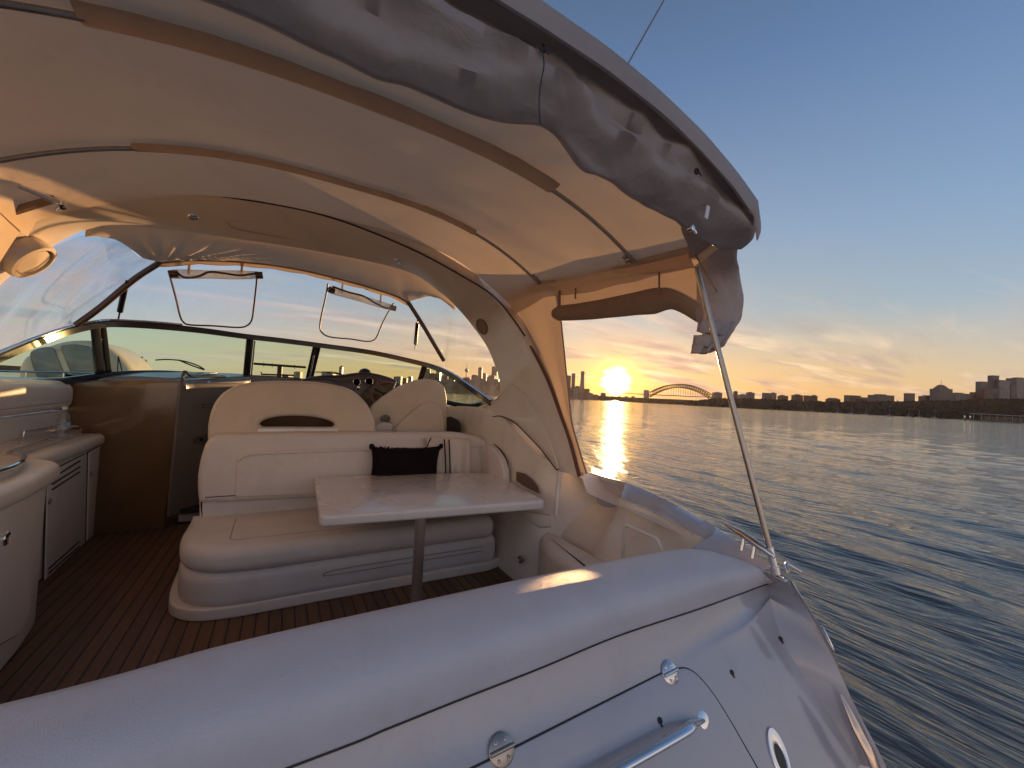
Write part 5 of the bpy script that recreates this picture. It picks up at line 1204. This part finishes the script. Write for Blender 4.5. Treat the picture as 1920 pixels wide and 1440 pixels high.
TW = [
 ('tower', 'pale blue slender round-topped tower seen through the starboard windscreen pane', 632, 638.5, 688, 3300, 2, gF, .9, 'round'),
 ('office_block', 'low wide pale block just left of the slender tower in the windscreen', 600, 621, 700, 3000, 3, gF, 1, 'parapet'),
 ('office_block', 'square grey block under the vent window of the windscreen, left one of the pair', 522, 538, 702, 3200, 0, gF, 1, 'plant'),
 ('office_block', 'narrow grey block beside the windscreen centre post', 548, 560, 697, 3200, 2, gF, 1, 'plant'),
 ('office_block', 'low dark block over the helm pod, left of the cut skyline', 736, 750, 706, 3000, 0, gF, 1, 'plant'),
 ('office_block', 'stepped block beside the starboard windscreen post, its right part lower', 752, 761, 709, 3000, 1, gF, 1, 'plant'),
 ('tower', 'short tower just left of the starboard windscreen post', 763, 770, 706, 3000, 2, gF, 1, 'parapet'),
 ('tower', 'grey tower rising above the helm seat, nearest the starboard post', 793, 803, 692, 2900, 0, gL, 1, 'plant'),
 ('office_block', 'lower block between two towers above the helm seat', 804, 814, 700, 2950, 1, gL, 1, 'plant'),
 ('tower', 'tall flat-topped tower above the helm seat, cut by the windscreen frame', 815, 823, 688, 3000, 2, gL, 1, 'plant'),
 ('office_block', 'squat block right of the tall flat-topped tower over the helm seat', 826, 836, 704, 2950, 0, gL, 1, 'round'),
 ('tower', 'brownish block below the windscreen frame behind the helm seat edge', 839, 850, 700, 3050, 1, gL, 1, 'plant'),
 ('office_block', 'broad block left of the needle tower foot', 851, 866, 710, 3000, 0, gL, 1, 'plant'),
 ('office_block', 'stepped block between needle tower and twin-height tower', 882, 893, 703, 3000, 1, gL, 1, 'plant'),
 ('tower', 'tower with flat top seen in the starboard clear vinyl, left of centre', 894, 901.5, 689, 3100, 0, gL, 1, 'plant'),
 ('office_block', 'wide block attached right of the flat-topped tower in the starboard vinyl', 902, 910, 700, 3050, 3, gL, 1, 'plant'),
 ('office_block', 'low block near the arch edge in the starboard vinyl', 911, 918, 707, 3000, 1, gL, 1, 'plant'),
 ('tower', 'stepped tower half hidden by the arch edge', 919, 930, 687, 3100, 0, gL, .96, 'plant'),
 ('tower', 'flat tower at the very edge of the orange side curtain', 1058, 1069, 704, 3100, 0, gL, 1, 'plant'),
 ('tower', 'tall plain tower beside the curtain, left of the tapering one', 1070.5, 1077, 700, 3200, 2, gL, 1, 'parapet'),
 ('tower', 'tallest tapering glass tower left of the setting sun', 1086, 1096, 699, 3200, 2, gL, .62, 'round'),
 ('office_block', 'low block at the foot between the plain and tapering towers', 1078, 1086, 724, 3100, 1, gL, 1, 'plant'),
 ('office_block', 'low terraced block just right of the tapering tower', 1096, 1105, 730, 3100, 1, gL, 1, 'pitched'),
 ('office_block', 'small block with little tower left of the sun', 1127, 1136, 737, 3100, 0, gL, 1, 'round'),
 ('apartment_block', 'pair-topped block at the north end of the bridge', 1340, 1354, 736, 2300, 0, gR, 1, 'plant'),
 ('apartment_block', 'slim block just right of the canopy pole foot on the shore line', 1377, 1383, 734, 1900, 1, gR, 1, 'plant'),
 ('apartment_block', 'long low stepped block right of the support pole', 1388, 1402, 740, 1800, 3, gR, 1, 'plant'),
 ('apartment_block', 'taller middle part of the stepped row right of the pole', 1403, 1415, 736, 1800, 0, gR, 1, 'plant'),
 ('apartment_block', 'left of two matching square blocks on the wooded shore', 1433, 1443, 737, 1700, 0, gR, 1, 'parapet'),
 ('apartment_block', 'right of two matching square blocks on the wooded shore', 1445.6, 1456, 737, 1700, 0, gR, 1, 'plant'),
 ('apartment_block', 'low dark block before the small bright window glint', 1464, 1478, 742, 1600, 1, gR, 1, 'plant'),
 ('apartment_block', 'dome-topped brick block right of the glint', 1491, 1506, 741, 1500, 1, gR, 1, 'round'),
 ('apartment_block', 'small square block between the domed block and the stepped one', 1511, 1519, 742, 1500, 0, gR, 1, 'parapet'),
 ('apartment_block', 'small block with a rounded tree beside it', 1523, 1533, 742, 1450, 1, gR, 1, 'plant'),
 ('house', 'wide house with hipped roof half hidden in trees', 1558, 1576, 749, 1400, 1, gR, 1, 'pitched'),
 ('apartment_block', 'grey block with slanting left shoulder', 1594, 1614, 742, 1400, 0, gR, 1, 'parapet'),
 ('house', 'long low house with dark roof right of the grey block', 1620, 1644, 749, 1350, 1, gR, 1, 'pitched'),
 ('apartment_block', 'broad flat-roofed block with a lift tower in mid shore', 1646, 1677, 741, 1300, 0, gR, 1, 'plant'),
 ('apartment_block', 'square tower standing alone on the ridge', 1703, 1715.5, 738, 1300, 0, gR, 1, 'parapet'),
 ('apartment_block', 'two-stepped low block left of the crowned tower', 1736, 1756, 743, 1250, 1, gR, 1, 'plant'),
 ('apartment_block', 'low block at the foot of the crowned tower, right side', 1780, 1792, 738, 1250, 0, gR, 1, 'plant'),
 ('apartment_block', 'long apartment row right of the crowned tower', 1793, 1821, 738, 1250, 3, gR, 1, 'plant'),
 ('apartment_block', 'slim dark block standing apart before the tall group', 1826, 1836, 736, 1250, 1, gR, 1, 'parapet'),
 ('tower', 'grey tower at the left of the tall group on the right', 1840, 1854, 716, 1300, 2, gR, 1, 'parapet'),
 ('apartment_block', 'brick block in front of the tall group', 1846, 1862, 730, 1180, 1, gR, 1, 'plant'),
 ('tower', 'tallest tower of the right shore group', 1861, 1873, 704.5, 1300, 0, gR, 1, 'parapet'),
 ('apartment_block', 'pale block with balconies below the slant-sided tower', 1874, 1894, 730, 1180, 3, gR, 1, 'plant'),
 ('apartment_block', 'block right of the slant-sided tower', 1896, 1905, 723, 1250, 0, gR, 1, 'plant'),
 ('tower', 'broad tower cut by the right picture edge', 1906, 1930, 709, 1300, 2, gR, 1, 'plant'),
]
for n_, lab, x0, x1, yt, D, mi, g_, tp_, top_ in TW:
    if x0 > 1480: D = max(D, 1300) + 20*(mi % 3)
    if x0 > 1480 and x1 in (1862, 1894): D = 1270
    building(n_, lab, x0, x1, yt, D, fac[mi], g_, 'tower' if n_ == 'tower' else ('house' if n_ == 'house' else 'building'), tp_, top_)
for x0, x1, yt, mi in FILL: building('office_block', 'dim mid-rise block in the hazy city mass along the left shoreline', x0, x1, yt, 2850, fac[mi], 'hazy mid-rise city blocks', 'building', 1, 'plant')
building('tower', 'slant-sided dark tower next to the tallest one on the right shore', 1873, 1886, 713, 1290, fac[2], gR, 'tower', 1, 'parapet', lean=14)
e, O, h, u, n_ = building('crowned_tower', 'wide tower with stepped crown and mast on the right shore', 1761, 1786, 729, 1280, fac[0], gR, 'tower', 1, 'none')
mb = MB(); R = Matrix((u, n_, Z)).transposed()
wd = 25/750*1280
for s_, z0, z1 in ((.86, 0, 3.5), (.68, 3.4, 7.5), (.5, 7.4, 11), (.32, 10.9, 13)): mb.box(O+Z*(h+(z0+z1)/2), (wd*s_, 16*s_, z1-z0), R)
mb.build('crown', fac[0], e, smooth=False); mb = MB(); mb.tube([O+Z*(h+12), O+Z*(h+27)], .5, smooth=0, n=6); mb.build('mast', roofm, e)
for e_ in [e]: e_['category'] = 'tower'
# needle tower with its turret
nb = base_pt(872, 3000); hN = at(872, 681, 3000).z
e = tag(empty('needle_tower', (nb.x, nb.y, 0)), 'needle tower with a round turret high on its thin shaft', 'tower', gL)
mb = MB(); mb.lathe((nb.x, nb.y, -1), [(5, 0), (3.6, hN*.5), (3.4, hN*.72)], Z, 12); mb.build('shaft', fac[0], e)
mb = MB(); mb.lathe((nb.x, nb.y, hN*.70), [(3.4, 0), (11, 8), (12.5, 14), (12, 24), (8, 28), (4, 30), (0, 31)], Z, 18); mb.build('turret', fac[2], e)
mb = MB(); mb.tube([(nb.x, nb.y, hN*.8), (nb.x, nb.y, hN)], 1.3, smooth=0, n=6); mb.build('spire', roofm, e)

# bridge
DB = 3100
br = tag(empty('arch_bridge', tuple(base_pt(1276, DB))), 'great steel arch bridge with granite pylons spanning the harbour right of the sun', 'bridge')
bm_ = simple('bridge_steel', (.03, .028, .027), .7); stone = simple('granite', (.24, .21, .18), .8)
def bp(px, py, dd=0): p = at(px, py, DB); n2_ = V((F0.x, F0.y, 0)); return p + n2_*dd
import bisect
def arc(x0, x1, y0, ya, x, xm=None):
    xm = (x0+x1)/2; t = (x-xm)/((x1-x0)/2); base_y = y0+ (x-x0)*.045; return base_y - (y0+(xm-x0)*.045-ya)*(1-t*t)
for dd in (0, 49):
    for nm, x0, x1, y0, ya, r in (('upper_chord', 1222, 1336, 735.5, 720.5, 3.4), ('lower_chord', 1219, 1339, 745, 726.5, 3.6)):
        mb = MB(); mb.tube([bp(x, arc(x0, x1, y0, ya, x), dd) for x in [x0+(x1-x0)*k/40 for k in range(41)]], r, n=6, smooth=0); mb.build(nm, bm_, br)
    mb = MB()
    for k in range(28):
        x = 1223+112*k/27; x2 = 1223+112*min(27, k+1)/27
        mb.tube([bp(x, arc(1222, 1336, 735.5, 720.5, x), dd), bp(x, arc(1219, 1339, 745, 726.5, x), dd)], 1.7, n=5, smooth=0)
        mb.tube([bp(x, arc(1222, 1336, 735.5, 720.5, x), dd), bp(x2, arc(1219, 1339, 745, 726.5, x2), dd)], 1.5, n=5, smooth=0)
    mb.build('truss_web', bm_, br)
    mb = MB()
    for k in range(20):
        x = 1236+86*k/19; mb.tube([bp(x, arc(1219, 1339, 745, 726.5, x), dd), bp(x, 741.8+(x-1276)*.045, dd)], .9, n=4, smooth=0)
    mb.build('hangers', bm_, br)
dk = [bp(x, 741.8+(x-1276)*.045, 24) for x in (1140, 1210, 1276, 1345)]
mb = MB()
for a_, b_ in zip(dk, dk[1:]):
    d = (b_-a_).normalized(); s_ = V((-d.y, d.x, 0)); mb.add([a_+s_*24, a_-s_*24, b_-s_*24, b_+s_*24, a_+s_*24-Z*5, a_-s_*24-Z*5, b_-s_*24-Z*5, b_+s_*24-Z*5], [(0, 1, 2, 3), (7, 6, 5, 4), (0, 4, 5, 1), (1, 5, 6, 2), (2, 6, 7, 3), (3, 7, 4, 0)])
mb.build('deck', bm_, br, smooth=False)
for k, x in enumerate((1150, 1163, 1176, 1189)):
    mb = MB(); t = bp(x, 742, 24); mb.box((t.x, t.y, t.z/2-3), (10, 26, t.z)); mb.build('approach_pier', stone, br, smooth=False)
for x, yt, dd in ((1210.5, 732, 0), (1217.5, 732.5, 45), (1340, 738, 0), (1346, 738, 45)):
    t = bp(x, yt, dd); mb = MB(); u = V((R0.x, R0.y, 0)); n_ = V((F0.x, F0.y, 0)); R = Matrix((u, n_, Z)).transposed()
    mb.box((t.x, t.y, t.z/2-2), (24, 18, t.z+4), R); mb.box((t.x, t.y, t.z+1.5), (19, 14, 5), R); mb.build('pylon', stone, br, smooth=False)

# land
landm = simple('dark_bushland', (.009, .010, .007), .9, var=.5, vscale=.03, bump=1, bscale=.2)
def land(pts, D, dep, name, back=0):
    """ridge of land: (px, top py) list on the shore at depth D"""
    rows = []
    fine = []
    for (x0, y0), (x1, y1) in zip(pts, pts[1:]):
        n = max(2, int(abs(x1-x0)/3))
        fine += [(x0+(x1-x0)*k/n, y0+(y1-y0)*k/n) for k in range(n)]
    fine.append(pts[-1])
    for x, y in fine:
        top_ = at(x, y, D+dep*.4); f = V((top_.x, top_.y, 0)).normalized(); b = V((top_.x, top_.y, 0)); h = max(1.2, top_.z)
        jit = 1+.16*mnoise.noise(V((x*.13, D, 0)))
        rows.append([b - f*dep*.42 + Z*(WATER-2), b - f*dep*.40 + Z*(WATER+1.2), b-f*dep*.25+Z*h*.45*jit, b-f*dep*.08+Z*h*.85*jit, b+Z*h, b+f*dep*.4+Z*h*.85, b+f*dep*1.0+Z*(-2)])
    mb = MB(); mb.grid(rows); o = mb.build(name, landm, None, smooth=False); tag(o, kind='structure'); return rows
landR = [(1286, 757), (1300, 753), (1320, 750), (1350, 748), (1400, 748), (1450, 749), (1500, 752), (1560, 754), (1650, 753), (1720, 752), (1800, 751), (1860, 748), (1920, 748), (2050, 750), (2400, 752)]
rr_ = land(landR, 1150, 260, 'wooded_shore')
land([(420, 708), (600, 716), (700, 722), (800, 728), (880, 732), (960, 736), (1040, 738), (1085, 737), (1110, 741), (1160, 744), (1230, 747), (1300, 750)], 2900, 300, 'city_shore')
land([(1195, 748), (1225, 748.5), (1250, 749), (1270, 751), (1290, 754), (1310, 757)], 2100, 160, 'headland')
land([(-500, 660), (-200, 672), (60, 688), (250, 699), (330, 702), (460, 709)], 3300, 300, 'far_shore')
# trees along the shore: one dark mass of thousands of crowns
def tree_mass(name, spans, count, seed, mat, label):
    rnd = random.Random(seed); mb = MB()
    ico = bmesh.new(); bmesh.ops.create_icosphere(ico, subdivisions=1, radius=1); iv = [v.co.copy() for v in ico.verts]; fi = [tuple(v.index for v in f.verts) for f in ico.faces]; ico.free()
    for _ in range(count):
        pts_, D, dep = spans[rnd.randrange(len(spans))]
        k = rnd.randrange(len(pts_)-1); t = rnd.random(); x = pts_[k][0]+(pts_[k+1][0]-pts_[k][0])*t; y = pts_[k][1]+(pts_[k+1][1]-pts_[k][1])*t
        s_ = rnd.random()**.6; dd = D + dep*(-.0+.4*s_); yw = 745+(x-960)*.051+2
        tp_ = at(x, y, D+dep*.4); f = V((tp_.x, tp_.y, 0)).normalized(); h = tp_.z*(.10+.9*s_); c = V((tp_.x, tp_.y, 0)) - f*dep*.4*(1-s_) + Z*(h-1.5)
        r = rnd.uniform(2.2, 5.2); q_ = (rnd.uniform(.8, 1.4), rnd.uniform(.8, 1.4), rnd.uniform(.7, 1.2))
        if rnd.random() < .06: q_ = (.45, .45, 2.0)
        mb.add([c + V((v.x*q_[0], v.y*q_[1], v.z*q_[2]))*r*rnd.uniform(.75, 1.2) for v in iv], fi)
    o = mb.build(name, mat, None, smooth=False); tag(o, label, 'trees', kind='stuff')
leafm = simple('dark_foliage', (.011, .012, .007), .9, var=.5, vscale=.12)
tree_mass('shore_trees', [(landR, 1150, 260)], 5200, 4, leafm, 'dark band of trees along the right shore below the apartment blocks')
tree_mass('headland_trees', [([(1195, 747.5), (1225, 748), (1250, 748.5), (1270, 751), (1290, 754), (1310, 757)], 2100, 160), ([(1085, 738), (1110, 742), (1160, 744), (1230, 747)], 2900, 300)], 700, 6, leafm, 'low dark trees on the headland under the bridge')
# ferry wharf on the right
wp0, wp1 = at(1823, 790, 330), at(2010, 800, 330)
wh = tag(empty('ferry_wharf', (wp0.x, wp0.y, WATER)), 'long low ferry wharf with flat roof at the right edge of the water', 'wharf')
d = (V((wp1.x, wp1.y, 0))-V((wp0.x, wp0.y, 0))); ln = d.length; d.normalize(); n_ = V((-d.y, d.x, 0)); R = Matrix((d, n_, Z)).transposed(); cW = (wp0+wp1)/2
wm = simple('wharf_timber', (.09, .075, .065), .8, var=.2, vscale=.6); wr_ = simple('wharf_roof', (.42, .38, .36), .6)
dz = WATER
mb = MB(); mb.box((cW.x, cW.y, dz+1.1), (ln, 7, .7), R); mb.build('deck', wm, wh, smooth=False)
mb = MB(); mb.box((cW.x+d.x*1, cW.y+d.y*1, dz+6.6), (ln, 6.5, .35), R); mb.build('roof', wr_, wh, smooth=False)
for k in range(26):
    p = V((wp0.x, wp0.y, 0)) + d*(1+(ln-2)*k/25)
    mb = MB(); mb.tube([(p.x, p.y, dz-1), (p.x, p.y, dz+1.1)], .25, smooth=0, n=6); mb.build('pile', wm, wh)
    if k % 2 == 0: mb = MB(); mb.tube([(p.x, p.y, dz+1.4), (p.x, p.y, dz+6.5)], .16, smooth=0, n=6); mb.build('post', wr_, wh)
mb = MB(); mb.box((cW.x+d.x*4+n_.x*1.2, cW.y+d.y*4+n_.y*1.2, dz+3.2), (ln*.86, 2.2, 3.4), R); mb.build('shelter', fac[1], wh, smooth=False)
rnd = random.Random(9)
for px, D, lab in ((1809.5, 330, 'short white-topped mooring pile standing alone left of the wharf'), (1820, 328, 'white-topped pile touching the end of the wharf')):
    p = base_pt(px, D); e = tag(empty('mooring_pile', tuple(p)), lab, 'pile', 'mooring piles by the wharf')
    mb = MB(); mb.tube([p-Z*1, p+Z*3], .45, smooth=0, n=10); mb.build('post', wm, e); mb = MB(); mb.lathe(p+Z*3, [(.48, 0), (.5, 1.1), (.3, 1.6), (0, 1.7)], Z, 10); mb.build('cap', simple('white_pile_cap', (.7, .7, .7), .5), e)
# moored sailing boats below the trees
hullw = simple('sail_hull', (.36, .35, .34), .4); mast_m = simple('alloy_mast', (.32, .30, .28), .4)
SB = [(1298, 1500, 'tiny white launch with masthead light below the bridge end'), (1523.5, 620, 'sloop with bare mast, leftmost under the right shore trees'), (1571, 640, 'sloop moored left of the grey shouldered block'), (1597, 560, 'sloop under the grey shouldered block'), (1624, 600, 'sloop right of the long low house'), (1668, 520, 'pale hulled sloop below the broad flat-roofed block'), (1704, 600, 'sloop below the lone square tower'), (1724, 640, 'sloop midway between the lone tower and the crowned tower'), (1753, 560, 'sloop below the crowned tower'), (1846, 640, 'sloop behind the end of the wharf')]
for px, D, lab in SB:
    p = base_pt(px, D); e = tag(empty('sailing_boat', tuple(p)), lab, 'sailing boat', 'boats moored along the right shore')
    L_ = 9; u = V((R0.x, R0.y, 0)); n_ = V((F0.x, F0.y, 0)); mb = MB()
    mb.grid([[p + u*x*L_/2 + n_*s_*wd_*(1-x*x*(.9 if x > 0 else .3)) + Z*z for s_, wd_, z in ((-1, .2, -.3), (-1, 1.3, 1.05), (1, 1.3, 1.05), (1, .2, -.3))] for x in (-1, -.6, 0, .5, .85, 1)], capu=True); mb.build('hull', hullw, e)
    mb = MB(); mb.box(p+Z*1.35, (3.4, 1.5, .6)); mb.build('cabin', hullw, e)
    mb = MB(); mb.tube([p+u*.6+Z*1, p+u*.6+Z*(12.5 if px > 1300 else 6)], .11, smooth=0, n=6); mb.tube([p+u*.6+Z*2.4, p-u*3+Z*2.3], .14, smooth=0, n=6); mb.build('mast', mast_m, e)

# neighbouring yacht seen through the port panes
DN = 14.0
ny = tag(empty('neighbour_yacht', tuple(base_pt(120, DN))), 'cream motor yacht moored alongside, its cabin seen through the port windscreen', 'motor yacht')
cream = simple('cream_paint', (.72, .60, .42), .35, coat=.4); dglass = simple('dark_tinted_glass', (.045, .12, .15), .05, coat=1, var=.3)
nY = at(120, 680, DN).y
def ny_pts(pts): return [PY(px, py, nY) for px, py in pts]
sh = spline([PY(px, py, nY) for px, py in ((22, 760), (24, 700), (30, 678), (44, 664), (80, 648), (115, 638), (150, 636), (180, 640), (205, 653), (228, 672), (246, 696), (254, 720), (258, 760))], 6)
o_ = [(p.x, p.z) for p in sh]; puck(o_, (0, nY, 0), X, Z, Y, 3.6, .5, segs=6).build('cabin', cream, ny)
def win(pts, r=.15):
    ps = ny_pts(pts); oo = rpoly([(p.x, p.z) for p in ps], r); w_ = puck(oo, (0, nY-.03, 0), X, Z, Y, .08, .02).build('side_window', dglass, ny)
win([(55, 660), (74, 652), (100, 649), (128, 718), (75, 718), (62, 690)]); win([(112, 648), (140, 645), (172, 650), (178, 712), (146, 716), (136, 706)], .12)
hb = [PY(px, py, nY) for px, py in ((-300, 735), (60, 724), (300, 716), (420, 716))]
mb = MB(); mb.grid([[V((p.x, nY-.7, p.z)), V((p.x, nY-.6, p.z-.8)), V((p.x, nY+.2, WATER-.4))] for p in hb]); mb.grid([[V((p.x, nY-.7, p.z)), V((p.x, nY+4.2, p.z+.1))] for p in hb]); mb.build('hull', cream, ny)
rl = [PY(px, py, nY-.6) for px, py in ((-40, 695), (60, 697), (120, 698), (180, 700), (215, 703))]
mb = MB(); mb.tube(rl, .035, n=8)
for px in (-20, 50, 120, 180): p = PY(px, 697, nY-.6); mb.tube([p, p-Z*.55], .028, smooth=0, n=6)
mb.build('guard_rail', steel, ny)
for a_, b_ in (((199, 658), (214, 716)), ((202, 658), (207, 714)), ((222, 668), (219, 716)), ((222, 668), (233, 712))):
    mb = MB(); mb.tube([PY(*a_, nY-.2), PY(*b_, nY-.2)], .02, smooth=0, n=5); mb.build('wiper_arm', black, ny)
mb = MB(); p = PY(250, 668, 60); p.z = 0
building('tower', 'dark block with roof plant behind the bow of the cream yacht', 241, 251, 672, 420, fac[1], None, 'tower', 1, 'plant')

# haze over the harbour
def haze(dens):
    m, nt, out = newmat('harbour_haze'); pv = N(nt, 'ShaderNodeVolumePrincipled')
    pv.inputs['Color'].default_value = (1.0, .82, .62, 1); pv.inputs['Density'].default_value = dens; pv.inputs['Anisotropy'].default_value = .55
    L(nt, pv.outputs[0], out.inputs[1])
    mb = MB(); mb.box((300, 1500, 150-.5*12), (9000, 9400, 330)); o = mb.build('haze', m, None, smooth=False); tag(o, 'warm evening haze lying over the harbour', 'haze', kind='stuff')
HAZE = 9e-6
if HAZE: haze(HAZE)
